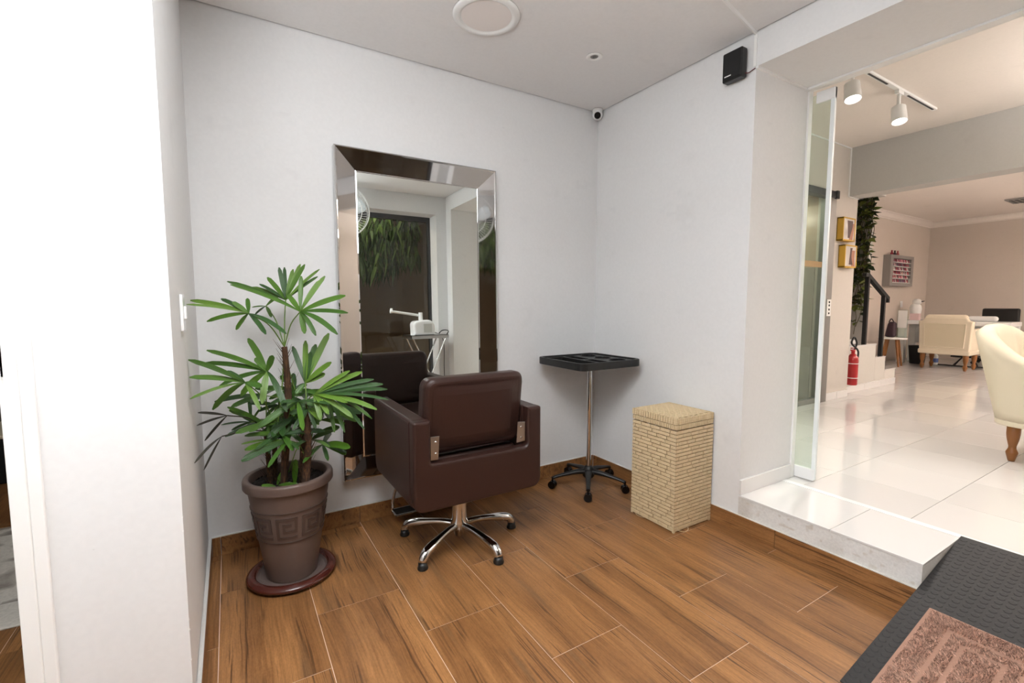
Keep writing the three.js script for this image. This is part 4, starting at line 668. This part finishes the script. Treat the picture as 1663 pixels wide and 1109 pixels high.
  part(hr, 'post', box(4.222, 4.262, 0.751, 1.575, 0.04, 0.08), MAT.blackMatt); part(hr, 'post', box(4.69, 4.73, 0.581, 1.345, 0.04, 0.08), MAT.blackMatt);
  part(hr, 'rail', [bar([4.225, 1.585, 0.06], [4.82, 1.305, 0.06], 0.045), bar([4.815, 1.32, 0.06], [4.815, 1.255, 0.06], 0.04), box(4.15, 4.25, 1.565, 1.605, 0.04, 0.08)], MAT.blackMatt);
  const rk = thing('white_stone', 'small pale stone on the stair landing behind the handrail', 'stone', [4.10, 0.751, -0.02]);
  part(rk, 'stone', (() => { const g = new THREE.IcosahedronGeometry(0.05, 2), p = g.attributes.position; for (let i = 0; i < p.count; i++) { const k = 0.8 + 0.4 * noise(p.getX(i) * 30 + 5, p.getY(i) * 30 + p.getZ(i) * 20 + 5, 3); p.setXYZ(i, p.getX(i) * k * 1.3, p.getY(i) * k * 0.7 + 0.03, p.getZ(i) * k); } g.computeVertexNormals(); return g.translate(4.10, 0.752, -0.02); })(), MAT.white);

  const ex = thing('fire_extinguisher', 'red fire extinguisher hung beside the stair', 'extinguisher', [3.735, 0.33, 0.162]);
  const X = 3.735, Z = 0.162;
  const body = part(ex, 'cylinder', lathe([[0, 0.315], [0.050, 0.315], [0.056, 0.325], [0.056, 0.60], [0.050, 0.635], [0.030, 0.665], [0.018, 0.675], [0, 0.675]], X, 0, Z, 28), MAT.red);
  part(ex, 'label_panel', new THREE.CylinderGeometry(0.0568, 0.0568, 0.13, 18, 1, true, 0.15, 1.3).translate(X, 0.48, Z), M({ color: 0xe8e3da, roughness: 0.5, map: tex(64, 64, (u, v) => (Math.floor(v * 16) % 2 && noise(u * 30, Math.floor(v * 16) * 3, 4) > 0.4 && u > 0.1 && u < 0.9) ? [90, 80, 80] : [240, 236, 230]) }), body);
  part(ex, 'valve', [cyl(0.018, 0.02, 0.04, X, 0.67, Z, 14), rbox(X - 0.05, X + 0.03, 0.71, 0.722, Z - 0.012, Z + 0.012, 0.003), rbox(X - 0.05, X + 0.02, 0.735, 0.745, Z - 0.01, Z + 0.01, 0.003)], MAT.red);
  part(ex, 'hose', tube([[X + 0.01, 0.70, Z], [X + 0.05, 0.79, Z + 0.01], [X + 0.01, 0.86, Z], [X - 0.05, 0.80, Z], [X + 0.07, 0.70, Z + 0.02], [X + 0.065, 0.60, Z + 0.02]], 0.010, 36, 8), MAT.black);
  part(ex, 'strap', [lathe([[0.0565, 0.395], [0.059, 0.395], [0.059, 0.402], [0.0565, 0.402]], X, 0, Z), lathe([[0.0565, 0.56], [0.059, 0.56], [0.059, 0.567], [0.0565, 0.567]], X, 0, Z)], MAT.white);
  part(ex, 'wall_hook', box(X - 0.01, X + 0.01, 0.60, 0.66, 0.1, Z - 0.04), MAT.white);
}
// ---------------------------------------------------------------- hanging vine beside the stair
function leafBlade(o, dir, l, w, tw) {                 // small heart-shaped leaf
  const side = new THREE.Vector3().crossVectors(dir, V(0, 1, 0)); if (side.length() < 0.1) side.set(1, 0, 0); side.normalize().applyAxisAngle(dir, tw);
  const p = (s, q, z = 0) => o.clone().addScaledVector(dir, s * l).addScaledVector(side, q * w).add(V(0, z * l, 0)).toArray();
  const a = p(0, 0), b = p(0.12, 0.42, 0.05), c = p(0.45, 0.5, 0.08), d = p(1, 0), e = p(0.45, -0.5, 0.08), f = p(0.12, -0.42, 0.05), m = p(0.4, 0, -0.03);
  const g = new THREE.BufferGeometry(); g.setAttribute('position', new THREE.Float32BufferAttribute([a, b, m, b, c, m, c, d, m, d, e, m, e, f, m, f, a, m].flat(), 3)); g.computeVertexNormals(); return g;
}
{
  const t = thing('hanging_vine', 'long dark green vine hanging down beside the stair handrail', 'plant', [5.08, 2.75, -0.40]);
  const stems = [], leaves = [[], []];
  for (let k = 0; k < 22; k++) {
    const z = rr(-0.56, -0.28), x = 5.12 + rr(-0.06, 0.05), len = rr(1.1, 2.0), pts = [];
    for (let i = 0; i <= 8; i++) pts.push([x + rr(-0.03, 0.03), 2.74 - len * i / 8, z + rr(-0.04, 0.04)]);
    stems.push(tube(pts, 0.004, 24, 4));
    const c = new THREE.CatmullRomCurve3(pts.map(p => V(...p))), n = Math.round(len * 12);
    for (let i = 0; i < n; i++) { const u = Math.pow(rnd(), 1.25), o = c.getPoint(u), a = rnd() * 6.28; leaves[rnd() < 0.6 ? 0 : 1].push(leafBlade(o, V(Math.cos(a) * 0.8, rr(-0.9, 0.1), Math.sin(a) * 0.8).normalize(), rr(0.07, 0.13), rr(0.055, 0.085), rr(-0.8, 0.8))); }
  }
  part(t, 'planter', rbox(5.03, 5.19, 2.66, 2.80, -0.62, -0.16, 0.01), MAT.beamRaised);
  part(t, 'stems', stems, M({ color: 0x4c4426, roughness: 0.8 })).userData.kind = 'stuff';
  part(t, 'leaves', leaves[0], M({ color: 0x2c3c1c, roughness: 0.5 })).userData.kind = 'stuff';
  part(t, 'leaves', leaves[1], M({ color: 0x66732e, roughness: 0.5 })).userData.kind = 'stuff';
}
// ---------------------------------------------------------------- nail polish rack with its bottles
{
  const x0 = 7.47, x1 = 8.43, y0 = 1.555, y1 = 2.09, zb = -0.999, zf = -0.885, t = thing('polish_rack', 'grey wall rack with white shelves of nail polish', 'rack', [(x0 + x1) / 2, y0, zb]);
  const gm = M({ color: 0x8f8a86, roughness: 0.6 });
  part(t, 'frame', [box(x0, x0 + 0.10, y0, y1, zb, zf), box(x1 - 0.10, x1, y0, y1, zb, zf), box(x0 + 0.10, x1 - 0.10, y0, y0 + 0.055, zb, zf), box(x0 + 0.10, x1 - 0.10, y1 - 0.055, y1, zb, zf)], gm);
  part(t, 'back_panel', box(x0 + 0.1, x1 - 0.1, y0 + 0.05, y1 - 0.05, zb, zb + 0.01), M({ color: 0xd8d0ca, roughness: 0.7 }));
  const cols = [0x8f2436, 0x6d2638, 0xb06070, 0xcf9fa2, 0x4a1b26, 0x84606a, 0xa04048, 0xd9c6c0, 0x5f3a52, 0x3a2630].map(c => M({ color: c, roughness: 0.15 }));
  const bg = lathe([[0, 0], [0.014, 0], [0.015, 0.003], [0.015, 0.026], [0.007, 0.030], [0.009, 0.031], [0.008, 0.056], [0, 0.057]], 0, 0, 0, 10);
  const ord = ['lowest', 'second lowest', 'third lowest', 'third highest', 'second highest', 'highest'];
  for (let r = 0; r < 6; r++) {
    const y = y0 + 0.056 + r * 0.0705; part(t, 'shelf', box(x0 + 0.1, x1 - 0.1, y, y + 0.008, zb + 0.01, zf - 0.005), MAT.white);
    for (let i = 0; i < 20; i++) { const b = mesh(numbered('nail_polish_bottle'), bg, cols[Math.floor(hash(r, i, 6) * 9.99)], scene); b.position.set(x0 + 0.128 + i * 0.0370, y + 0.008, zf - 0.035); tag(b, `tiny nail polish bottle on the ${ord[r]} shelf of the grey wall rack`, 'bottle', `polish bottles on the ${ord[r]} rack shelf`); }
  }
  [[7.62, 'left', 0], [7.74, 'middle', 9], [7.86, 'right', 6]].forEach(([x, w, c]) => { const b = mesh(numbered('nail_polish_bottle'), bg, cols[c], scene); b.scale.setScalar(1.5); b.position.set(x, y1, zf - 0.05); tag(b, `${w} one of three polish bottles standing on top of the grey rack`, 'bottle', 'polish bottles on top of the rack'); });
  const sw = thing('wall_outlet', 'white switch plate on the wall below the polish rack', 'switch', [8.33, 1.18, -1.0]); const p = part(sw, 'plate', rbox(8.29, 8.38, 1.17, 1.29, -0.9995, -0.990, 0.003), MAT.whiteGloss); part(sw, 'rocker', rbox(8.32, 8.35, 1.21, 1.25, -0.991, -0.985, 0.002), MAT.whiteGloss, p);
}
// ---------------------------------------------------------------- manicure desk and the things about it
const turned = (x, y, z, h) => lathe([[0, 0], [0.016, 0], [0.019, 0.01], [0.030, 0.055], [0.030, 0.062], [0.020, 0.085], [0.019, 0.10], [0.030, 0.15], [0.034, 0.185], [0.034, h], [0, h]], x, y, z, 20);
{
  const t = thing('manicure_desk', 'white desk with thick square legs in the manicure room', 'desk', [8.02, HS, -0.14]);
  part(t, 'top', rbox(7.74, 8.32, 0.885, 0.955, -0.83, 0.57, 0.006), MAT.whiteGloss);
  for (const [x, z] of [[7.75, -0.82], [7.75, 0.46], [8.21, -0.82], [8.21, 0.46]]) part(t, 'leg', rbox(x, x + 0.10, HS, 0.886, z, z + 0.10, 0.005), MAT.white);
  part(t, 'modesty_panel', box(8.22, 8.235, 0.55, 0.886, -0.72, 0.46), MAT.white);
  const r = thing('hand_rest', 'white padded hand rest roll lying on the desk', 'hand rest', [8.0, 0.955, 0.19]); part(r, 'cushion', rbox(7.94, 8.06, 0.955, 1.04, 0.02, 0.37, 0.04, 4), MAT.white);
  const dv = thing('desk_lamp', 'white hooded table device with dark spout on the desk end', 'device', [8.15, 0.955, -0.72]);
  part(dv, 'body', [lathe([[0, 0], [0.075, 0], [0.080, 0.02], [0.075, 0.10], [0.088, 0.19], [0.075, 0.25], [0.050, 0.28], [0, 0.285]], 8.15, 0.955, -0.72, 24), new THREE.SphereGeometry(0.062, 20, 14).scale(1, 0.9, 1.05).translate(8.15, 1.27, -0.705)], MAT.white);
  part(dv, 'spout', rod([8.15, 1.275, -0.65], [8.15, 1.285, -0.60], 0.012, 0.006), MAT.black);
  const bx = thing('pink_box', 'small pale pink box in front of the white desk device', 'box', [7.86, 0.955, -0.62]); part(bx, 'carton', rbox(7.82, 7.90, 0.955, 1.07, -0.69, -0.56, 0.004), M({ color: 0xe3c8c8, roughness: 0.6 }));
  const tr = thing('tool_tray', 'white tray of small manicure tools on the desk', 'tray', [8.05, 0.955, -0.38]); part(tr, 'dish', rbox(7.98, 8.12, 0.955, 0.995, -0.52, -0.26, 0.006), MAT.white); part(tr, 'tool', rod([8.05, 1.0, -0.40], [8.07, 1.005, -0.16], 0.006), MAT.black); part(tr, 'tool', rod([8.03, 1.0, -0.46], [8.05, 1.01, -0.24], 0.008), M({ color: 0x9a4a72, roughness: 0.4 }));
  const bn = thing('waste_bin', 'black waste bin under the manicure desk', 'bin', [7.86, HS, -0.58]); part(bn, 'bin', lathe([[0, 0], [0.10, 0], [0.125, 0.30], [0.13, 0.31], [0.12, 0.31], [0.10, 0.02], [0, 0.02]], 7.86, HS, -0.56, 24), MAT.blackMatt);
  const oc = thing('office_chair', 'black padded office chair behind the manicure desk', 'chair', [8.72, HS, 0.19]);
  part(oc, 'backrest', rbox(8.86, 8.92, 0.80, 1.16, -0.03, 0.43, 0.03, 3), MAT.black); part(oc, 'seat', rbox(8.50, 8.92, 0.62, 0.69, -0.03, 0.42, 0.03, 3), MAT.black); part(oc, 'back_post', bar([8.92, 0.64, 0.2], [8.93, 0.95, 0.2], 0.04, 0.015), MAT.black); part(oc, 'column', cyl(0.025, 0.025, 0.36, 8.72, HS + 0.07, 0.2), MAT.black);
  for (let i = 0; i < 5; i++) { const a = i * 1.2566 + 0.3; const l = part(oc, 'base_leg', bar([8.72, HS + 0.10, 0.2], [8.72 + Math.cos(a) * 0.28, HS + 0.065, 0.2 + Math.sin(a) * 0.28], 0.035, 0.03), MAT.black); part(oc, 'caster', new THREE.SphereGeometry(0.027, 12, 8).translate(8.72 + Math.cos(a) * 0.28, HS + 0.028, 0.2 + Math.sin(a) * 0.28), MAT.black, l); }
  const fp = thing('foot_support', 'black metal foot support on the floor under the desk', 'foot support', [8.02, HS, -0.05]); part(fp, 'frame', [tube([[7.92, HS + 0.01, -0.30], [7.95, HS + 0.01, 0.10], [8.1, HS + 0.01, 0.34]], 0.010, 20, 6), tube([[7.98, HS + 0.012, -0.1], [8.0, HS + 0.15, 0.0], [8.1, HS + 0.18, 0.2]], 0.012, 16, 6), rod([8.05, HS + 0.17, 0.1], [8.1, HS + 0.01, 0.15], 0.012), rod([8.0, HS + 0.14, -0.02], [8.02, HS + 0.01, -0.12], 0.012)], MAT.black); part(fp, 'pedal', rbox(7.95, 8.12, HS + 0.15, HS + 0.175, -0.15, 0.20, 0.006), MAT.black);

  const s = thing('side_stool', 'round white stool with splayed wooden legs beside the desk', 'stool', [7.10, HS, -0.66]);
  part(s, 'seat', lathe([[0, 0.655], [0.185, 0.655], [0.192, 0.665], [0.192, 0.675], [0.185, 0.684], [0, 0.684]], 7.10, 0, -0.66, 36), MAT.white);
  for (const a of [0.6, 2.2, 3.8, 5.3]) part(s, 'leg', rod([7.10 + Math.cos(a) * 0.17, HS, -0.66 + Math.sin(a) * 0.17], [7.10 + Math.cos(a) * 0.09, 0.656, -0.66 + Math.sin(a) * 0.09], 0.014, 0.021), MAT.orange);
  const ph = thing('brochure_holder', 'clear acrylic brochure holder with a white sheet on the stool', 'holder', [7.14, 0.684, -0.575]); part(ph, 'acrylic', [box(7.18, 7.184, 0.684, 1.14, -0.64, -0.50), box(7.10, 7.18, 0.684, 0.688, -0.64, -0.50)], MAT.glass); part(ph, 'sheet', box(7.1755, 7.179, 0.84, 1.13, -0.632, -0.508), MAT.white);
  const bg = thing('purple_bag', 'dark purple soft bag standing on the stool', 'bag', [7.09, 0.684, -0.68]); part(bg, 'pouch', (() => { const g = rbox(7.04, 7.14, 0.684, 0.94, -0.755, -0.625, 0.04, 4), p = g.attributes.position; for (let i = 0; i < p.count; i++) { const k = (p.getY(i) - 0.684) / 0.256; p.setZ(i, -0.69 + (p.getZ(i) + 0.69) * (1.15 - 0.4 * k * k) + 0.02 * k); } g.computeVertexNormals(); return g; })(), M({ color: 0x35202c, roughness: 0.5 })); part(bg, 'strap', tube([[7.09, 0.93, -0.72], [7.09, 0.99, -0.69], [7.09, 0.93, -0.65]], 0.008, 14, 6), M({ color: 0x281821, roughness: 0.6 }));
  const bt = thing('floor_bottle', 'white plastic bottle on the floor under the cream armchair', 'bottle', [7.92, HS, -0.33]); part(bt, 'bottle_body', lathe([[0, 0], [0.035, 0], [0.038, 0.01], [0.038, 0.15], [0.015, 0.18], [0.015, 0.20], [0, 0.20]], 7.92, HS, -0.33, 16), MAT.white); part(bt, 'label_band', lathe([[0.0385, 0.04], [0.0385, 0.11]], 7.92, HS, -0.33, 16), M({ color: 0x5a6fae, roughness: 0.5 }));
}
// ---------------------------------------------------------------- cream armchairs
{
  // far one, seen from behind
  const t = thing('cream_armchair', 'cream armchair with panelled back facing away before the manicure desk', 'armchair', [7.42, HS, -0.05]);
  const z0 = -0.375, z1 = 0.285, zc = (z0 + z1) / 2;
  const back = part(t, 'back_shell', (() => { const s = poly([[-0.30, 0.50], [0.30, 0.50], [0.325, 0.965], [0.27, 0.98], [0.245, 1.03], [-0.245, 1.03], [-0.27, 0.98], [-0.325, 0.965]]); return extr(s, 0.11, 0.018).rotateY(-Math.PI / 2).translate(7.33, 0, zc); })(), MAT.cream);
  const panel = [[-0.235, 0.56], [0.235, 0.56], [0.25, 0.93], [-0.25, 0.93], [-0.235, 0.56]];
  part(t, 'back_panel', extr(poly(panel.slice(0, 4)), 0.012, 0.003).rotateY(-Math.PI / 2).translate(7.224, 0, zc), MAT.fabricBeige, back);
  for (let i = 0; i < 4; i++) part(t, 'panel_piping', rod([7.214, panel[i][1], zc + panel[i][0]], [7.214, panel[i + 1][1], zc + panel[i + 1][0]], 0.006), MAT.cream, back);
  part(t, 'top_roll', (() => { const g = new THREE.CapsuleGeometry(0.045, 0.42, 6, 16).rotateX(Math.PI / 2).scale(1.3, 1, 1).translate(7.285, 1.025, zc); return g; })(), MAT.cream);
  part(t, 'base_rail', rbox(7.215, 7.72, 0.445, 0.52, z0 + 0.015, z1 - 0.015, 0.02, 3), MAT.cream);
  part(t, 'seat_cushion', rbox(7.31, 7.73, 0.52, 0.65, z0 + 0.07, z1 - 0.07, 0.04, 3), MAT.cream);
  for (const z of [z0 + 0.02, z1 - 0.10]) part(t, 'arm', rbox(7.24, 7.72, 0.50, 0.855, z, z + 0.08, 0.035, 3), MAT.cream);
  for (const [x, z] of [[7.27, z0 + 0.07], [7.27, z1 - 0.07], [7.66, z0 + 0.07], [7.66, z1 - 0.07]]) part(t, 'leg', turned(x, HS, z, 0.245), MAT.orange);

  // near one at the right edge of the picture, a tub chair facing the camera side
  const cx = 2.33, cz = 1.99, u = thing('tub_armchair', 'cream tub armchair with fluted back at the right edge', 'armchair', [cx, HS, cz]);
  const y0 = 0.465, N = 60, K = 14, P = [], I = [];
  const plan = (a, o) => { const c = Math.cos(a), s = Math.sin(a), e = 0.46, sx = Math.sign(c) * Math.pow(Math.abs(c), e), sz = Math.sign(s) * Math.pow(Math.abs(s), e); return [sx * (0.335 + o), sz * (0.30 + o)]; };
  const topY = a => { const d = Math.abs(a + Math.PI / 2) / (Math.PI * 0.62); return 1.10 - 0.05 * d - 0.32 * Math.pow(clamp(d), 2.2); };
  for (let i = 0; i <= N; i++) {
    const a = -Math.PI / 2 + (i / N - 0.5) * 2 * Math.PI * 0.66, h = topY(a), fl = 0.010 * Math.abs(Math.sin(i / N * Math.PI * 11));
    for (let k = 0; k < K; k++) {
      const q = k / K; let y, o;
      if (q < 0.42) { const s = q / 0.42; y = y0 + (h - 0.04 - y0) * s; o = 0.005 + 0.118 * s; }
      else if (q < 0.62) { const s = (q - 0.42) / 0.2 * Math.PI; y = h - 0.04 + 0.045 * Math.sin(s); o = 0.073 + 0.050 * Math.cos(s); }
      else { const s = (q - 0.62) / 0.38; y = h - 0.04 - (h - 0.04 - y0) * s; o = 0.023 - 0.098 * s + fl; }
      const [x, z] = plan(a, o); P.push(cx + x, y, cz + z);
    }
  }
  for (let i = 0; i < N; i++) for (let k = 0; k < K; k++) { const a = i * K + k, b = i * K + (k + 1) % K; I.push(a, b, a + K, b, b + K, a + K); }
  for (const s of [0, N]) for (let k = 1; k < K - 1; k++) I.push(s * K, s * K + k, s * K + k + 1);
  const g = new THREE.BufferGeometry(); g.setAttribute('position', new THREE.Float32BufferAttribute(P, 3)); g.setIndex(I); g.computeVertexNormals();
  part(u, 'shell', g, MAT.cream);
  part(u, 'base_rail', (() => { const s = new THREE.Shape(); for (let i = 0; i <= 40; i++) { const a = i / 40 * Math.PI * 2, [x, z] = plan(a, 0.008); i ? s.lineTo(x, z) : s.moveTo(x, z); } return extr(s, 0.07, 0.012).rotateX(Math.PI / 2).translate(cx, y0 + 0.045, cz); })(), MAT.cream);
  part(u, 'seat_cushion', rbox(cx - 0.25, cx + 0.25, 0.51, 0.66, cz - 0.20, cz + 0.30, 0.05, 4), MAT.cream);
  for (const [x, z] of [[cx - 0.27, cz - 0.19], [cx + 0.27, cz - 0.19], [cx - 0.27, cz + 0.22], [cx + 0.27, cz + 0.22]]) part(u, 'leg', turned(x, HS, z, 0.24), MAT.orange);

  const v = thing('ceiling_vent', 'grey ceiling vent in the manicure room ceiling at the right edge', 'vent', [7.95, FC, 0.50]);
  part(v, 'frame', rbox(7.75, 8.2, FC - 0.02, FC, 0.38, 0.80, 0.005), MAT.grey); for (let i = 0; i < 6; i++) part(v, 'slat', box(7.79, 8.16, FC - 0.026, FC - 0.019, 0.42 + i * 0.06, 0.45 + i * 0.06), MAT.darkAlu);
}
// ---------------------------------------------------------------- seen only in the mirror: fan, folding stand with steamer, foliage behind the window
{
  const c = V(-1.27, 2.30, 2.62), t = thing('wall_fan', 'white wall fan on the lintel opposite the mirror', 'fan', [c.x, c.y, 2.81]);
  const cage = []; for (const [r, z] of [[0.28, 0], [0.275, -0.045], [0.275, 0.045], [0.10, -0.085], [0.19, -0.072]]) cage.push(new THREE.TorusGeometry(r, 0.004, 6, 48).translate(c.x, c.y, c.z + z));
  for (let i = 0; i < 56; i++) { const a = i / 56 * Math.PI * 2, p = (r, d, z) => [c.x + Math.cos(a + d) * r, c.y + Math.sin(a + d) * r, c.z + z]; cage.push(tube([p(0.07, -0.25, -0.088), p(0.18, -0.08, -0.075), p(0.26, 0, -0.055), p(0.28, 0.02, 0)], 0.0018, 8, 4), tube([p(0.28, 0.02, 0), p(0.25, 0, 0.06), p(0.09, -0.1, 0.08)], 0.0018, 6, 4)); }
  part(t, 'cage', cage, MAT.white);
  part(t, 'front_badge', new THREE.CylinderGeometry(0.085, 0.085, 0.012, 32).rotateX(Math.PI / 2).translate(c.x, c.y, c.z - 0.09), MAT.white);
  for (let k = 0; k < 3; k++) { const a = k * 2.094 + 0.4, s = new THREE.Shape(); s.moveTo(0.04, -0.03); s.quadraticCurveTo(0.15, -0.12, 0.24, -0.07); s.quadraticCurveTo(0.27, 0.03, 0.22, 0.09); s.quadraticCurveTo(0.12, 0.07, 0.04, 0.03); part(t, 'blade', extr(s, 0.004).rotateX(0.35).rotateZ(a).translate(c.x, c.y, c.z), M({ color: 0xdfe6ea, roughness: 0.3 })); }
  part(t, 'motor', new THREE.CylinderGeometry(0.07, 0.06, 0.12, 24).rotateX(Math.PI / 2).translate(c.x, c.y, c.z + 0.10), MAT.white);
  part(t, 'wall_bracket', [rod([c.x, c.y - 0.01, c.z + 0.12], [c.x, c.y + 0.14, 2.78], 0.016), rbox(c.x - 0.05, c.x + 0.05, c.y + 0.09, c.y + 0.22, 2.785, 2.8095, 0.006)], MAT.white);

  const s = thing('folding_stand', 'folding steel stand with crossed legs by the window', 'stand', [-0.375, 0, 2.60]);
  const x0 = -0.60, x1 = -0.15, za = 2.46, zb = 2.77, Y = 0.95;
  part(s, 'tray', [box(x0, x1, Y - 0.006, Y, za, zb), box(x0, x1, Y - 0.04, Y, za, za + 0.006), box(x0, x1, Y - 0.04, Y, zb - 0.006, zb), box(x0, x0 + 0.006, Y - 0.04, Y, za, zb), box(x1 - 0.006, x1, Y - 0.04, Y, za, zb)], MAT.steel);
  for (const z of [za + 0.02, zb - 0.02]) { part(s, 'leg', rod([x0 + 0.02, 0.006, z], [x1 - 0.02, Y - 0.01, z], 0.009), MAT.chrome); part(s, 'leg', rod([x1 - 0.02, 0.006, z + 0.02 * (z < 2.6 ? 1 : -1)], [x0 + 0.02, Y - 0.01, z + 0.02 * (z < 2.6 ? 1 : -1)], 0.009), MAT.chrome); }
  part(s, 'crossbar', [rod([x0 + 0.02, 0.01, za + 0.02], [x0 + 0.02, 0.01, zb - 0.02], 0.009), rod([x1 - 0.02, 0.01, za + 0.02], [x1 - 0.02, 0.01, zb - 0.02], 0.009)], MAT.chrome);
  part(s, 'side_handle', tube([[x1 - 0.01, Y, za + 0.03], [x1 + 0.02, Y + 0.035, za + 0.05], [x1 + 0.02, Y + 0.035, zb - 0.05], [x1 - 0.01, Y, zb - 0.03]], 0.006, 24, 6), MAT.black);
  const d = thing('steamer', 'white rounded hair steamer with a long arm on the folding stand', 'steamer', [-0.42, Y, 2.58]);
  const body = (() => { const sh = new THREE.Shape(); sh.moveTo(-0.13, 0); sh.lineTo(0.12, 0); sh.lineTo(0.125, 0.08); sh.quadraticCurveTo(0.12, 0.17, 0.03, 0.175); sh.lineTo(-0.08, 0.165); sh.quadraticCurveTo(-0.14, 0.16, -0.135, 0.10); sh.lineTo(-0.13, 0); return extr(sh, 0.16, 0.025, 12).translate(-0.42, Y + 0.001, 2.50); })();
  const b = part(d, 'housing', body, MAT.whiteGloss);
  part(d, 'control_panel', box(-0.44, -0.34, Y + 0.03, Y + 0.13, 2.496, 2.502), M({ color: 0xc9cbc6, roughness: 0.4 }), b);
  part(d, 'arm_socket', cyl(0.026, 0.024, 0.10, -0.445, Y + 0.16, 2.58, 18), MAT.whiteGloss);
  const arm = part(d, 'arm', rod([-0.45, Y + 0.225, 2.58], [-0.79, Y + 0.275, 2.56], 0.014), MAT.white);
  part(d, 'nozzle', [rod([-0.79, Y + 0.262, 2.56], [-0.79, Y + 0.31, 2.56], 0.014), rod([-0.805, Y + 0.275, 2.56], [-0.78, Y + 0.275, 2.56], 0.02)], MAT.white, arm);
  const pc = thing('power_cord', 'black power cord hanging from the steamer down beside the stand', 'cord', [-0.052, 0, 2.77]);
  part(pc, 'cable', tube([[-0.30, Y + 0.02, 2.786], [-0.17, Y + 0.01, 2.79], [-0.09, Y - 0.06, 2.79], [-0.075, 0.5, 2.792], [-0.075, 0.006, 2.79]], 0.004, 30, 6), MAT.black);

  const h = thing('hanging_foliage', 'dense green foliage hanging from the ceiling behind the window', 'plant', [-0.9, 2.6, 3.75]);
  const L = [[], []]; for (let i = 0; i < 900; i++) { const x = rr(-1.55, -0.05), k = rnd(), o = V(x, 2.55 - k * (0.55 + 0.35 * noise(x * 4 + 9, 1, 4)), 3.75 + rr(-0.2, 0.2)), a = rnd() * 6.28; L[i % 2].push(leafBlade(o, V(Math.cos(a) * 0.35, -1, Math.sin(a) * 0.35).normalize(), rr(0.15, 0.30), rr(0.025, 0.05), rr(-1.5, 1.5))); }
  part(h, 'planter_box', rbox(-1.6, 0.0, 2.5, 2.598, 3.6, 3.9, 0.01), MAT.darkAlu);
  part(h, 'leaves', L[0], M({ color: 0x2c4a1e, roughness: 0.6 })).userData.kind = 'stuff'; part(h, 'leaves', L[1], M({ color: 0x4f6e2c, roughness: 0.6 })).userData.kind = 'stuff';

  const r = thing('hall_rug', 'pale marbled rug on the floor beyond the left doorway', 'rug', [-3.35, 0, -0.35]);
  const mt = tex(256, 256, (u, v) => mix([212, 208, 200], [120, 112, 104], clamp((noise(u * 5 + 3 * noise(u * 3, v * 3, 4), v * 14, 5) - 0.55) * 2.4)).map(k => k * (0.94 + 0.1 * noise(u * 120, v * 120, 6))));
  part(r, 'pile_sheet', wuv(rbox(-3.75, -2.95, 0.0005, 0.009, -0.93, 0.205, 0.004), 0.8), M({ map: mt, roughness: 0.95 }));
  const k = thing('hall_cabinet', 'low dark cabinet with pale edge in the dim hall', 'cabinet', [-3.75, 0, -2.3]);
  part(k, 'carcass', rbox(-3.88, -3.5, 0, 0.32, -2.75, -1.85, 0.01), MAT.blackMatt); part(k, 'top_edge', rbox(-3.88, -3.48, 0.32, 0.345, -2.77, -1.83, 0.006), MAT.cream);
}
renderer.render(scene, camera);
